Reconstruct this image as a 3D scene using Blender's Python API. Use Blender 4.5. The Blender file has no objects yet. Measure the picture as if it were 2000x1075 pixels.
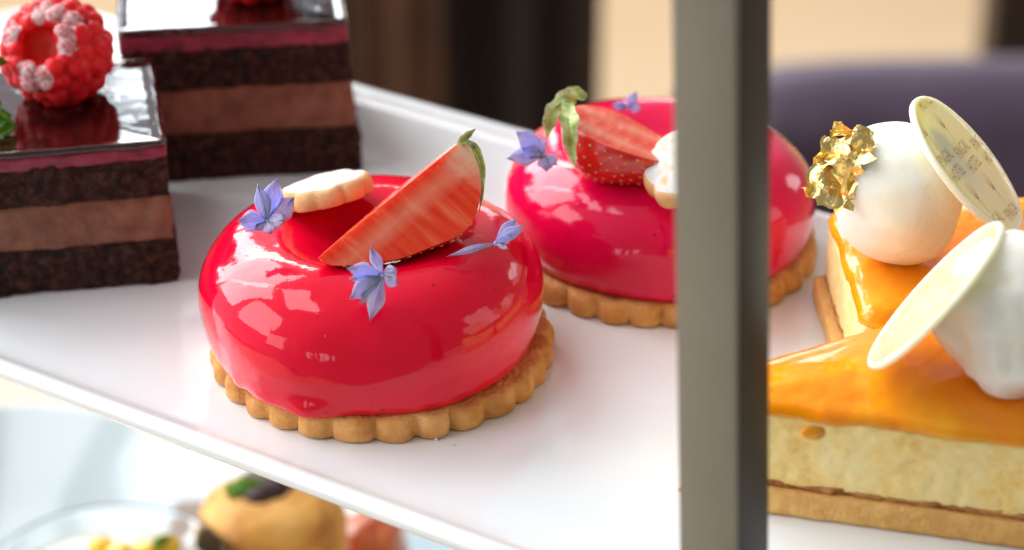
import bpy, bmesh, math, random
from mathutils import Vector, Matrix, noise, Euler
from mathutils.geometry import intersect_line_plane

random.seed(7)
SC = bpy.context.scene
COL = SC.collection
CM = 0.01                       # everything below is written in centimetres
R = math.radians
PI = math.pi

# ------------------------------------------------------------------ camera
CAM = Vector((2.828, -46.406, 27.665))
cam_d = bpy.data.cameras.new('camera')
cam = bpy.data.objects.new('camera', cam_d)
COL.objects.link(cam)
cam.location = CAM * CM
cam.rotation_euler = (R(90 - 29), 0, 0)
cam_d.sensor_width = 36
cam_d.lens = 87.3
cam_d.clip_start = 0.01
cam_d.clip_end = 60
cam_d.dof.use_dof = True
cam_d.dof.focus_distance = 0.513
cam_d.dof.aperture_fstop = 9.5
SC.camera = cam

# ------------------------------------------------------------------ world: the soft light of the room
w = bpy.data.worlds.new('World')
SC.world = w
w.use_nodes = True
nt = w.node_tree
nt.nodes.clear()
wo = nt.nodes.new('ShaderNodeOutputWorld')
wb = nt.nodes.new('ShaderNodeBackground')
tc = nt.nodes.new('ShaderNodeTexCoord')
dp = nt.nodes.new('ShaderNodeVectorMath'); dp.operation = 'DOT_PRODUCT'
dp.inputs[1].default_value = Vector((-0.8, 0.45, 0.25)).normalized()
mr = nt.nodes.new('ShaderNodeMapRange')
mr.inputs['From Min'].default_value = -0.9
mr.inputs['From Max'].default_value = 1.0
cr = nt.nodes.new('ShaderNodeValToRGB')
cr.color_ramp.elements[0].color = (0.30, 0.285, 0.27, 1)
cr.color_ramp.elements[1].color = (0.95, 1.0, 1.08, 1)
e = cr.color_ramp.elements.new(0.5); e.color = (0.34, 0.33, 0.325, 1)
nt.links.new(tc.outputs['Generated'], dp.inputs[0])
nt.links.new(dp.outputs['Value'], mr.inputs['Value'])
nt.links.new(mr.outputs['Result'], cr.inputs['Fac'])
nt.links.new(cr.outputs['Color'], wb.inputs['Color'])
wb.inputs['Strength'].default_value = 0.85
nt.links.new(wb.outputs['Background'], wo.inputs['Surface'])

# ------------------------------------------------------------------ window panes of the room (area lamps)
def window(name, az, el, dist, wd, ht, rad, color=(0.93, 0.97, 1.0)):
    """az measured from +y towards -x, size in cm, rad = radiance"""
    d = Vector((-math.sin(R(az)) * math.cos(R(el)), math.cos(R(az)) * math.cos(R(el)), math.sin(R(el))))
    L = bpy.data.lights.new(name, 'AREA')
    L.shape = 'RECTANGLE'
    L.size = wd * CM; L.size_y = ht * CM
    L.energy = rad * math.pi * L.size * L.size_y
    L.color = color
    o = bpy.data.objects.new(name, L)
    COL.objects.link(o)
    o.location = (d * dist + Vector((0, 0, 3))) * CM
    o.rotation_euler = d.to_track_quat('Z', 'Y').to_euler()
    return o

window('window_light', 40, 31, 190, 100, 150, 7.0)
window('window_light', 67, 33, 190, 70, 140, 6.6)
window('window_light', 84, 66, 190, 90, 50, 5.0)
window('window_light', 103, 26, 170, 84, 100, 4.6)
window('window_light', 126, 8, 170, 50, 62, 2.8)
for a_ in (150, 157, 164):
    window('window_light', a_, -4, 200, 12, 40, 2.6)
window('window_light', 10, 15.5, 200, 17, 62, 7.0, (0.86, 0.94, 1.0))
window('window_light', -9, 13, 200, 46, 40, 3.0, (0.9, 0.96, 1.0))
window('window_light', -52, 15, 200, 36, 50, 3.2)
window('window_light', -96, 20, 190, 56, 90, 1.6, (1, 0.97, 0.94))
def wall_fill(loc, target, size, watt, color):
    L = bpy.data.lights.new('wall_fill', 'AREA'); L.size = size * CM; L.energy = watt; L.color = color
    o = bpy.data.objects.new('wall_fill', L); COL.objects.link(o)
    o.location = Vector(loc) * CM
    o.rotation_euler = (Vector(loc) - Vector(target)).to_track_quat('Z', 'Y').to_euler()
wall_fill((-60, 190, 130), (20, 290, -60), 90, 36, (1, 0.93, 0.84))  # added unseen lamp that brightens the back wall and floor

SC.view_settings.view_transform = 'Standard'
SC.view_settings.look = 'None'
SC.view_settings.exposure = 0.0
SC.view_settings.gamma = 1.0
SC.render.engine = 'CYCLES'
SC.cycles.use_denoising = True
SC.cycles.max_bounces = 8
SC.cycles.transmission_bounces = 6
SC.cycles.caustics_reflective = False
SC.cycles.caustics_refractive = False
SC.cycles.sample_clamp_indirect = 6

# ------------------------------------------------------------------ materials
def new_mat(name):
    m = bpy.data.materials.new(name)
    m.use_nodes = True
    n = m.node_tree
    return m, n, n.nodes['Principled BSDF']

def coords(n, scale=(1, 1, 1), obj=True):
    t = n.nodes.new('ShaderNodeTexCoord')
    mp = n.nodes.new('ShaderNodeMapping')
    mp.inputs['Scale'].default_value = (100 * scale[0], 100 * scale[1], 100 * scale[2])
    n.links.new(t.outputs['Object'], mp.inputs['Vector'])
    return mp.outputs['Vector']

def noise_node(n, vec, scale, detail=4, rough=0.55, dist=0.0):
    x = n.nodes.new('ShaderNodeTexNoise')
    x.inputs['Scale'].default_value = scale
    x.inputs['Detail'].default_value = detail
    x.inputs['Roughness'].default_value = rough
    x.inputs['Distortion'].default_value = dist
    n.links.new(vec, x.inputs['Vector'])
    return x.outputs['Fac']

def ramp(n, fac, stops):
    r = n.nodes.new('ShaderNodeValToRGB')
    el = r.color_ramp.elements
    el[0].position, el[0].color = stops[0][0], (*stops[0][1], 1)
    el[1].position, el[1].color = stops[-1][0], (*stops[-1][1], 1)
    for p, c in stops[1:-1]:
        q = el.new(p); q.color = (*c, 1)
    n.links.new(fac, r.inputs['Fac'])
    return r.outputs['Color']

def math_node(n, op, a, b=None, clamp=False):
    x = n.nodes.new('ShaderNodeMath'); x.operation = op; x.use_clamp = clamp
    for i, v in enumerate((a, b)):
        if v is None: continue
        if isinstance(v, (int, float)): x.inputs[i].default_value = v
        else: n.links.new(v, x.inputs[i])
    return x.outputs[0]

def mix_col(n, fac, a, b):
    x = n.nodes.new('ShaderNodeMix'); x.data_type = 'RGBA'
    for s, v in ((0, fac), (6, a), (7, b)):
        if isinstance(v, (int, float)): x.inputs[s].default_value = v
        elif isinstance(v, tuple): x.inputs[s].default_value = (*v, 1)
        else: n.links.new(v, x.inputs[s])
    return x.outputs[2]

def bump_chain(n, vec, bumps):
    prev = None
    for b in bumps:
        sc, dist = b[0], b[1]
        det = b[2] if len(b) > 2 else 3
        h = noise_node(n, vec, sc, det)
        bn = n.nodes.new('ShaderNodeBump')
        bn.inputs['Strength'].default_value = 1
        bn.inputs['Distance'].default_value = dist * CM
        n.links.new(h, bn.inputs['Height'])
        if prev is not None: n.links.new(prev, bn.inputs['Normal'])
        prev = bn.outputs['Normal']
    return prev

def pmat(name, stops, nscale=3, rough=0.5, bumps=(), sss=0.0, sssr=(1, 0.5, 0.3), ssss=0.2,
         coat=0.0, coat_rough=0.03, metallic=0.0, ior=1.45, detail=4, scale=(1, 1, 1), trans=0.0, spec=0.5, sheen=0.0):
    m, n, p = new_mat(name)
    v = coords(n, scale)
    if len(stops) > 1:
        n.links.new(ramp(n, noise_node(n, v, nscale, detail), stops), p.inputs['Base Color'])
    else:
        p.inputs['Base Color'].default_value = (*stops[0][1], 1)
    p.inputs['Roughness'].default_value = rough
    p.inputs['Metallic'].default_value = metallic
    p.inputs['IOR'].default_value = ior
    p.inputs['Specular IOR Level'].default_value = spec
    if sss:
        p.inputs['Subsurface Weight'].default_value = sss
        p.inputs['Subsurface Radius'].default_value = sssr
        p.inputs['Subsurface Scale'].default_value = ssss * CM
    if coat:
        p.inputs['Coat Weight'].default_value = coat
        p.inputs['Coat Roughness'].default_value = coat_rough
    if trans: p.inputs['Transmission Weight'].default_value = trans
    if sheen: p.inputs['Sheen Weight'].default_value = sheen
    if bumps:
        b = bump_chain(n, v, bumps)
        n.links.new(b, p.inputs['Normal'])
    return m

M = {}
M['porcelain'] = pmat('porcelain', [(0.35, (0.79, 0.81, 0.81)), (0.65, (0.84, 0.86, 0.86))], 0.25, 0.10,
                      [(0.5, 0.010, 2), (3.0, 0.0016, 2)], coat=0.6, coat_rough=0.04)
def smudges(m, lo, hi, sc):
    n = m.node_tree; p = n.nodes['Principled BSDF']
    v = coords(n)
    x = n.nodes.new('ShaderNodeMapRange')
    x.inputs['From Min'].default_value = 0.40; x.inputs['From Max'].default_value = 0.65
    x.inputs['To Min'].default_value = lo; x.inputs['To Max'].default_value = hi
    n.links.new(noise_node(n, v, sc, 6, 0.7), x.inputs['Value'])
    n.links.new(x.outputs['Result'], p.inputs['Roughness']); n.links.new(x.outputs['Result'], p.inputs['Coat Roughness'])
smudges(M['porcelain'], 0.05, 0.24, 0.7)
M['post'] = pmat('post', [(0.3, (0.205, 0.19, 0.150)), (0.7, (0.225, 0.21, 0.168))], 0.5, 0.38, [(30, 0.0008, 3)], metallic=0.35)
M['post_shaded'] = pmat('post_shaded', [(0.3, (0.018, 0.014, 0.011)), (0.7, (0.024, 0.018, 0.015))], 0.3, 0.45, metallic=0.2)  # same post metal, with the shade of its right side put into the colour

def glaze_red(name, base, deep, tint):
    m, n, p = new_mat(name)
    v = coords(n)
    big = noise_node(n, v, 0.5, 3)
    c = ramp(n, big, [(0.3, deep), (0.7, base)])
    # tiny seeds and dark flecks suspended in the glaze
    vo = n.nodes.new('ShaderNodeTexVoronoi'); vo.inputs['Scale'].default_value = 2.3
    n.links.new(v, vo.inputs['Vector'])
    rad = math_node(n, 'MULTIPLY', noise_node(n, v, 0.9, 1), 0.15)
    f = math_node(n, 'LESS_THAN', vo.outputs['Distance'], rad)
    f = math_node(n, 'MULTIPLY', f, math_node(n, 'GREATER_THAN', noise_node(n, v, 1.7, 1), 0.5))
    c = mix_col(n, math_node(n, 'MULTIPLY', f, 0.6), c, (0.12, 0.0, 0.008))
    n.links.new(c, p.inputs['Base Color'])
    p.inputs['Roughness'].default_value = 0.16
    p.inputs['Subsurface Weight'].default_value = 0.35
    p.inputs['Subsurface Radius'].default_value = (1.0, 0.10, 0.10)
    p.inputs['Subsurface Scale'].default_value = 0.30 * CM
    p.inputs['Specular IOR Level'].default_value = 0.08
    p.inputs['Specular Tint'].default_value = (*tint, 1)
    p.inputs['Coat Weight'].default_value = 1.0
    p.inputs['Coat Roughness'].default_value = 0.02
    p.inputs['Coat IOR'].default_value = 1.42
    b = bump_chain(n, v, [(0.7, 0.045, 2), (2.6, 0.006, 3), (9, 0.0011, 2)])
    # small bubbles
    vb = n.nodes.new('ShaderNodeTexVoronoi'); vb.inputs['Scale'].default_value = 3.1
    n.links.new(v, vb.inputs['Vector'])
    hb = math_node(n, 'SUBTRACT', 0.07, vb.outputs['Distance'], True)
    bb = n.nodes.new('ShaderNodeBump'); bb.inputs['Strength'].default_value = 0.7
    bb.inputs['Distance'].default_value = 0.35 * CM
    n.links.new(hb, bb.inputs['Height']); n.links.new(b, bb.inputs['Normal'])
    n.links.new(b, p.inputs['Normal'])
    n.links.new(bb.outputs['Normal'], p.inputs['Coat Normal'])
    return m
M['glaze_red'] = glaze_red('glaze_red', (0.86, 0.0008, 0.034), (0.70, 0.0004, 0.020), (1, 0.5, 0.5))
M['glaze_pink'] = glaze_red('glaze_pink', (0.80, 0.003, 0.075), (0.66, 0.001, 0.048), (1, 0.5, 0.6))

M['biscuit'] = pmat('biscuit', [(0.28, (0.46, 0.16, 0.030)), (0.48, (0.70, 0.32, 0.080)), (0.72, (0.84, 0.46, 0.16))], 1.6, 0.7,
                    [(3, 0.03, 4), (14, 0.03, 4), (40, 0.012, 3)], sss=0.15, ssss=0.15)
def biscuit_top():
    m, n, p = new_mat('biscuit_top')
    v = coords(n)
    c = ramp(n, noise_node(n, v, 1.6, 4), [(0.3, (0.50, 0.20, 0.05)), (0.7, (0.74, 0.40, 0.14))])
    n.links.new(c, p.inputs['Base Color'])
    p.inputs['Roughness'].default_value = 0.7
    wv = n.nodes.new('ShaderNodeTexVoronoi'); wv.inputs['Scale'].default_value = 7.5
    wv.inputs['Randomness'].default_value = 0.75
    n.links.new(v, wv.inputs['Vector'])
    b = n.nodes.new('ShaderNodeBump'); b.inputs['Strength'].default_value = 0.9; b.inputs['Distance'].default_value = 0.05 * CM
    n.links.new(wv.outputs['Distance'], b.inputs['Height'])
    b2 = n.nodes.new('ShaderNodeBump'); b2.inputs['Strength'].default_value = 0.8; b2.inputs['Distance'].default_value = 0.02 * CM
    n.links.new(noise_node(n, v, 18, 3), b2.inputs['Height']); n.links.new(b.outputs['Normal'], b2.inputs['Normal'])
    n.links.new(b2.outputs['Normal'], p.inputs['Normal'])
    return m
M['biscuit_top'] = biscuit_top()
M['biscuit_pale'] = pmat('biscuit_pale', [(0.3, (0.62, 0.33, 0.12)), (0.7, (0.80, 0.52, 0.25))], 1.4, 0.75,
                         [(4, 0.02, 4), (24, 0.012, 3)], sss=0.2, ssss=0.2)
def powder(name, under, lo, hi, sc=5):
    m, n, p = new_mat(name)
    v = coords(n)
    f = noise_node(n, v, sc, 6, 0.7)
    n.links.new(ramp(n, f, [(lo, under), (hi, (0.72, 0.71, 0.69))]), p.inputs['Base Color'])
    p.inputs['Roughness'].default_value = 0.95
    b = bump_chain(n, v, [(12, 0.02, 4), (40, 0.012, 3)])
    n.links.new(b, p.inputs['Normal'])
    return m
M['sugar_top'] = powder('sugar_top', (0.76, 0.50, 0.24), 0.33, 0.52, 3)
M['sugar_berry'] = powder('sugar_berry', (0.64, 0.04, 0.06), 0.38, 0.66, 10)

M['choc_sponge'] = pmat('choc_sponge', [(0.32, (0.006, 0.0018, 0.0012)), (0.50, (0.032, 0.010, 0.006)), (0.70, (0.090, 0.032, 0.018))], 5.0, 0.6,
                        [(3.5, 0.16, 6), (14, 0.03, 3)], detail=6, spec=0.25)
M['choc_mousse'] = pmat('choc_mousse', [(0.3, (0.12, 0.042, 0.022)), (0.5, (0.20, 0.080, 0.045)), (0.7, (0.27, 0.12, 0.072))], 1.5, 0.55,
                        [(2, 0.08, 5), (9, 0.02, 3)], sss=0.15, ssss=0.1, spec=0.4)
M['berry_layer'] = pmat('berry_layer', [(0.3, (0.16, 0.012, 0.032)), (0.7, (0.32, 0.040, 0.075))], 2.0, 0.45,
                        [(4, 0.04, 4)], sss=0.2, ssss=0.1)
M['choc_glaze'] = pmat('choc_glaze', [(0.3, (0.022, 0.003, 0.003)), (0.7, (0.040, 0.006, 0.005))], 0.8, 0.08,
                       [(0.55, 0.10, 2), (1.8, 0.012, 2)], coat=1.0, coat_rough=0.04, ior=1.45)

M['orange_glaze'] = pmat('orange_glaze', [(0.30, (0.88, 0.24, 0.002)), (0.5, (0.94, 0.31, 0.003)), (0.75, (0.98, 0.42, 0.006))], 0.6, 0.15,
                         [(0.9, 0.13, 2), (2.5, 0.025, 2)], sss=0.6, sssr=(1, 0.4, 0.05), ssss=0.4, coat=0.8, coat_rough=0.03, spec=0.1)
def sponge_yellow():
    m, n, p = new_mat('sponge_yellow')
    v = coords(n)
    big = noise_node(n, v, 1.1, 3)
    fine = noise_node(n, v, 6, 6, 0.7)
    mixf = math_node(n, 'ADD', math_node(n, 'MULTIPLY', big, 0.5), math_node(n, 'MULTIPLY', fine, 0.5))
    c = ramp(n, mixf, [(0.34, (0.88, 0.54, 0.14)), (0.46, (0.96, 0.68, 0.25)), (0.62, (0.98, 0.78, 0.38))])
    n.links.new(c, p.inputs['Base Color'])
    p.inputs['Roughness'].default_value = 0.8
    p.inputs['Subsurface Weight'].default_value = 0.3
    p.inputs['Subsurface Radius'].default_value = (1, 0.6, 0.25)
    p.inputs['Subsurface Scale'].default_value = 0.2 * CM
    # pores
    vo = n.nodes.new('ShaderNodeTexVoronoi'); vo.inputs['Scale'].default_value = 3.2
    n.links.new(v, vo.inputs['Vector'])
    b0 = n.nodes.new('ShaderNodeBump'); b0.inputs['Distance'].default_value = 0.03 * CM
    n.links.new(math_node(n, 'MINIMUM', vo.outputs['Distance'], 0.4), b0.inputs['Height'])
    b1 = n.nodes.new('ShaderNodeBump'); b1.inputs['Distance'].default_value = 0.012 * CM
    n.links.new(fine, b1.inputs['Height']); n.links.new(b0.outputs['Normal'], b1.inputs['Normal'])
    n.links.new(b1.outputs['Normal'], p.inputs['Normal'])
    return m
M['sponge_yellow'] = sponge_yellow()
M['crust'] = pmat('crust', [(0.35, (0.30, 0.085, 0.02)), (0.65, (0.62, 0.30, 0.09))], 3, 0.7, [(6, 0.06, 4)], detail=5)
M['shortcrust'] = pmat('shortcrust', [(0.3, (0.74, 0.38, 0.10)), (0.7, (0.90, 0.53, 0.18))], 3.5, 0.75, [(6, 0.05, 4), (24, 0.02, 3)], sss=0.15, ssss=0.15)
M['cream'] = pmat('cream', [(0.35, (0.93, 0.90, 0.78)), (0.65, (0.96, 0.945, 0.87))], 0.9, 0.6,
                  [(1.0, 0.10, 3), (5, 0.02, 4)], sss=0.8, sssr=(1, 0.9, 0.7), ssss=0.6, spec=0.2)
M['white_choc'] = pmat('white_choc', [(0.35, (0.88, 0.80, 0.42)), (0.65, (0.92, 0.86, 0.52))], 0.7, 0.25,
                       [(2, 0.01, 2)], sss=0.8, sssr=(1, 0.9, 0.45), ssss=0.5, coat=0.4, coat_rough=0.12)
M['white_choc_rim'] = pmat('white_choc_rim', [(0.35, (0.90, 0.87, 0.58)), (0.65, (0.94, 0.91, 0.68))], 2, 0.5,
                           [(8, 0.015, 3)], sss=0.8, sssr=(1, 0.9, 0.5), ssss=0.5)
M['print'] = pmat('print', [(0.35, (0.28, 0.11, 0.012)), (0.65, (0.40, 0.18, 0.03))], 14, 0.4)
M['print_faint'] = pmat('print_faint', [(0.35, (0.86, 0.55, 0.22)), (0.65, (0.90, 0.66, 0.36))], 6, 0.4)
M['gold'] = pmat('gold', [(0.3, (0.94, 0.66, 0.20)), (0.7, (0.98, 0.80, 0.38))], 3, 0.28, [(3.5, 0.05, 4), (12, 0.012, 3)], metallic=1.0)

def petal_mat():
    m, n, p = new_mat('petal')
    v = coords(n)
    c = ramp(n, noise_node(n, v, 3, 3), [(0.3, (0.32, 0.33, 1.0)), (0.7, (0.48, 0.49, 1.0))])
    at_ = n.nodes.new('ShaderNodeAttribute'); at_.attribute_name = 'vein'
    st = math_node(n, 'MULTIPLY', math_node(n, 'SINE', math_node(n, 'MULTIPLY', at_.outputs['Fac'], 34.0)), 0.5)
    st = math_node(n, 'ADD', st, 0.5)
    c = mix_col(n, math_node(n, 'MULTIPLY', st, 0.30), c, (0.20, 0.17, 0.70))
    n.links.new(c, p.inputs['Base Color'])
    p.inputs['Roughness'].default_value = 0.5
    p.inputs['Subsurface Weight'].default_value = 0.8
    p.inputs['Specular IOR Level'].default_value = 0.2
    p.inputs['Subsurface Radius'].default_value = (0.5, 0.5, 1)
    p.inputs['Subsurface Scale'].default_value = 0.12 * CM
    b = n.nodes.new('ShaderNodeBump'); b.inputs['Distance'].default_value = 0.006 * CM
    n.links.new(st, b.inputs['Height']); n.links.new(b.outputs['Normal'], p.inputs['Normal'])
    return m
M['petal'] = petal_mat()

def berry_flesh(L, Rm):
    """cut strawberry flesh: local z runs from tip (0) to calyx (L); distance from the axis gives the pale core"""
    m, n, p = new_mat('strawberry_flesh')
    v = coords(n)
    s = n.nodes.new('ShaderNodeSeparateXYZ'); n.links.new(v, s.inputs[0])
    rr = math_node(n, 'SQRT', math_node(n, 'ADD', math_node(n, 'MULTIPLY', s.outputs[0], s.outputs[0]),
                                        math_node(n, 'MULTIPLY', s.outputs[1], s.outputs[1])))
    mp = n.nodes.new('ShaderNodeCombineXYZ')
    # streaks climb outwards from the core
    ang = math_node(n, 'ARCTAN2', s.outputs[1], s.outputs[0])
    n.links.new(math_node(n, 'SUBTRACT', s.outputs[2], math_node(n, 'MULTIPLY', rr, 0.15)), mp.inputs[0])
    n.links.new(math_node(n, 'MULTIPLY', rr, 0.10), mp.inputs[1])
    n.links.new(math_node(n, 'MULTIPLY', ang, 0.1), mp.inputs[2])
    streak = noise_node(n, mp.outputs[0], 5.5, 2, 0.5)
    soft = noise_node(n, v, 1.4, 3)
    red = ramp(n, streak, [(0.34, (0.82, 0.040, 0.010)), (0.58, (0.88, 0.080, 0.024)), (0.76, (0.92, 0.20, 0.09))])
    # core band
    core = math_node(n, 'SUBTRACT', 1.0, math_node(n, 'DIVIDE', math_node(n, 'ABSOLUTE', math_node(n, 'SUBTRACT', rr, 0.48)), 0.30), True)
    core = math_node(n, 'MULTIPLY', core, soft)
    c = mix_col(n, math_node(n, 'MULTIPLY', core, 0.75), red, (0.94, 0.50, 0.32))
    # pale shoulder near the calyx
    top = n.nodes.new('ShaderNodeMapRange'); top.interpolation_type = 'SMOOTHSTEP'
    top.inputs['From Min'].default_value = L * 0.74; top.inputs['From Max'].default_value = L * 1.0
    n.links.new(math_node(n, 'ADD', s.outputs[2], math_node(n, 'MULTIPLY', math_node(n, 'SUBTRACT', soft, 0.5), 1.4)), top.inputs['Value'])
    c = mix_col(n, top.outputs['Result'], c, (0.84, 0.72, 0.48))
    n.links.new(c, p.inputs['Base Color'])
    p.inputs['Roughness'].default_value = 0.25
    p.inputs['Subsurface Weight'].default_value = 0.5
    p.inputs['Subsurface Radius'].default_value = (1, 0.3, 0.15)
    p.inputs['Subsurface Scale'].default_value = 0.25 * CM
    p.inputs['Coat Weight'].default_value = 0.5
    p.inputs['Coat Roughness'].default_value = 0.12
    p.inputs['Specular IOR Level'].default_value = 0.25
    b = bump_chain(n, v, [(2.0, 0.03, 3), (10, 0.007, 3)])
    n.links.new(b, p.inputs['Normal'])
    return m
M['flesh'] = berry_flesh(4.3, 1.5)
M['berry_skin'] = pmat('berry_skin', [(0.3, (0.52, 0.006, 0.006)), (0.7, (0.72, 0.025, 0.014))], 1.3, 0.22, [(4, 0.02, 3)],
                       sss=0.3, sssr=(1, 0.15, 0.1), ssss=0.15, coat=0.8, coat_rough=0.08)
M['seed'] = pmat('seed', [(0.3, (0.62, 0.36, 0.08)), (0.7, (0.72, 0.50, 0.15))], 4, 0.4)
M['sepal'] = pmat('sepal', [(0.32, (0.05, 0.08, 0.015)), (0.5, (0.22, 0.34, 0.06)), (0.70, (0.58, 0.64, 0.30))], 2.2, 0.55, [(8, 0.03, 3)], sss=0.2, ssss=0.1)
M['leaf'] = pmat('leaf', [(0.3, (0.05, 0.17, 0.012)), (0.7, (0.14, 0.34, 0.03))], 2.0, 0.45, [(5, 0.03, 3)], sss=0.2, ssss=0.1)
M['raspberry'] = pmat('raspberry', [(0.3, (0.58, 0.006, 0.012)), (0.7, (0.78, 0.020, 0.025))], 1.5, 0.34, [(10, 0.006, 3)],
                      sss=0.8, sssr=(1, 0.18, 0.15), ssss=0.4, spec=0.3)
M['raspberry_inner'] = pmat('raspberry_inner', [(0.3, (0.78, 0.020, 0.008)), (0.7, (0.92, 0.045, 0.015))], 1.0, 0.4, [(5, 0.03, 3)],
                            sss=0.6, sssr=(1, 0.2, 0.1), ssss=0.3)
# background stuff
M['wood'] = pmat('wood', [(0.3, (0.66, 0.49, 0.33)), (0.7, (0.74, 0.57, 0.40))], 0.3, 0.45, scale=(1, 6, 1))
M['floor'] = pmat('floor', [(0.3, (0.70, 0.54, 0.36)), (0.7, (0.78, 0.62, 0.44))], 0.02, 0.6)
M['wall'] = pmat('wall', [(0.3, (0.84, 0.66, 0.44)), (0.7, (0.88, 0.70, 0.48))], 0.03, 0.8)
def curtain_mat():
    m, n, p = new_mat('curtain')
    v = coords(n, (1, 0, 0))
    n.links.new(ramp(n, noise_node(n, v, 0.10, 2), [(0.38, (0.006, 0.002, 0.001)), (0.5, (0.018, 0.007, 0.003)), (0.62, (0.035, 0.014, 0.007))]), p.inputs['Base Color'])
    p.inputs['Roughness'].default_value = 0.8
    return m
M['curtain'] = curtain_mat()
M['curtain_light'] = pmat('curtain_light', [(0.3, (0.060, 0.024, 0.011)), (0.7, (0.12, 0.052, 0.026))], 0.1, 0.85, [(1, 0.1, 3)])
M['chair'] = pmat('chair', [(0.3, (0.085, 0.052, 0.088)), (0.7, (0.11, 0.07, 0.115))], 0.2, 0.35, [(3, 0.02, 3)], sheen=0.3)
M['chair_leg'] = pmat('chair_leg', [(0.3, (0.025, 0.014, 0.010)), (0.7, (0.04, 0.02, 0.014))], 0.4, 0.4)
M['puff'] = pmat('puff', [(0.3, (0.42, 0.14, 0.02)), (0.5, (0.72, 0.34, 0.06)), (0.7, (0.86, 0.50, 0.14))], 0.8, 0.6, [(2, 0.1, 4)])
M['jam'] = pmat('jam', [(0.3, (0.025, 0.006, 0.008)), (0.7, (0.06, 0.012, 0.015))], 1.5, 0.4, [(2, 0.08, 3)])
M['chutney'] = pmat('chutney', [(0.3, (0.42, 0.05, 0.01)), (0.7, (0.66, 0.17, 0.04))], 1.5, 0.2, [(2, 0.1, 3)], coat=0.8)
M['dark_board'] = pmat('dark_board', [(0.3, (0.17, 0.12, 0.09)), (0.7, (0.22, 0.16, 0.12))], 0.3, 0.5)
M['blue_plate'] = pmat('blue_plate', [(0.3, (0.40, 0.45, 0.46)), (0.7, (0.43, 0.48, 0.49))], 0.2, 0.15, coat=0.5)
M['napkin'] = pmat('napkin', [(0.3, (0.34, 0.42, 0.46)), (0.7, (0.42, 0.50, 0.54))], 0.5, 0.85)
M['yellow_fruit'] = pmat('yellow_fruit', [(0.3, (0.80, 0.42, 0.01)), (0.7, (0.90, 0.60, 0.04))], 1.0, 0.3, coat=0.5)
M['white_cream'] = pmat('white_cream', [(0.3, (0.82, 0.81, 0.76)), (0.7, (0.88, 0.87, 0.83))], 1.0, 0.45, [(1.5, 0.06, 3)])
M['glass'] = pmat('glass', [(0, (0.99, 1.0, 0.99))], rough=0.02, trans=1.0, ior=1.12)

RIGHT = Vector((1, 0, 0)); UP = Vector((0, 0.4848, 0.8746)); BACK = Vector((0, 0.8746, -0.4848))
def PX(x, y, dep):
    """a point seen at photo pixel (x, y) at the given distance in cm along the view axis"""
    return CAM + (RIGHT * ((x - 1000) / 4850) + UP * ((537.5 - y) / 4850) + BACK) * dep

# ------------------------------------------------------------------ object helpers
def thing(name, label, cat, loc=(0, 0, 0), group=None):
    o = bpy.data.objects.new(name, None)
    COL.objects.link(o)
    o.empty_display_size = 0.01
    o.location = Vector(loc) * CM
    o['label'] = label; o['category'] = cat
    if group: o['group'] = group
    return o

def tag(o, label, cat, group=None):
    o['label'] = label; o['category'] = cat
    if group: o['group'] = group
    return o

def world_loc(o):
    v = Vector((0, 0, 0))
    while o is not None:
        v += o.location
        o = o.parent
    return v / CM

def obj(name, bm, mats, parent=None, loc=None, smooth=True, label=None):
    """bm in world centimetres; becomes ONE mesh object whose origin is its parent's (or loc)"""
    base = world_loc(parent) if parent is not None else Vector(loc if loc else (0, 0, 0))
    for v in bm.verts:
        v.co = (v.co - base) * CM
    me = bpy.data.meshes.new(name)
    bmesh.ops.recalc_face_normals(bm, faces=bm.faces[:])
    if smooth:
        for f in bm.faces: f.smooth = True
    bm.to_mesh(me); bm.free()
    for m in (mats if isinstance(mats, (list, tuple)) else [mats]):
        me.materials.append(m)
    o = bpy.data.objects.new(name, me)
    COL.objects.link(o)
    if parent is not None: o.parent = parent
    else: o.location = base * CM
    if label: o['label'] = label
    return o

def sharp(o, ang=40):
    me = o.data
    me.set_sharp_from_angle(angle=R(ang))

def add_ring(bm, pts):
    return [bm.verts.new(p) for p in pts]

def bridge(bm, a, b, mi=0):
    n = len(a); fs = []
    for i in range(n):
        j = (i + 1) % n
        f = bm.faces.new((a[i], a[j], b[j], b[i])); f.material_index = mi; fs.append(f)
    return fs

def rounded_poly(corners, rad, step=0.12, seg=6):
    """corners ccw -> densely sampled outline with rounded corners, plus inward normals"""
    P = [Vector((c[0], c[1])) for c in corners]
    n = len(P)
    pts = []
    rads = rad if isinstance(rad, (list, tuple)) else [rad] * n
    for i in range(n):
        a, b, c = P[i - 1], P[i], P[(i + 1) % n]
        u = (a - b).normalized(); v = (c - b).normalized()
        half = math.acos(max(-1, min(1, u.dot(v)))) / 2
        t = rads[i] / math.tan(half)
        ctr = b + (u + v).normalized() * (rads[i] / math.sin(half))
        s0 = b + u * t - ctr; s1 = b + v * t - ctr
        a0 = math.atan2(s0.y, s0.x); a1 = math.atan2(s1.y, s1.x)
        d = a1 - a0
        while d <= -PI: d += 2 * PI
        while d > PI: d -= 2 * PI
        for k in range(seg + 1):
            an = a0 + d * k / seg
            pts.append(ctr + Vector((math.cos(an), math.sin(an))) * rads[i])
    out = []
    m = len(pts)
    for i in range(m):
        a, b = pts[i], pts[(i + 1) % m]
        k = max(1, int((b - a).length / step))
        for q in range(k):
            out.append(a.lerp(b, q / k))
    m = len(out)
    nrm = []
    for i in range(m):
        t = (out[(i + 1) % m] - out[i - 1]).normalized()
        nrm.append(Vector((-t.y, t.x)))
    return out, nrm

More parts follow.
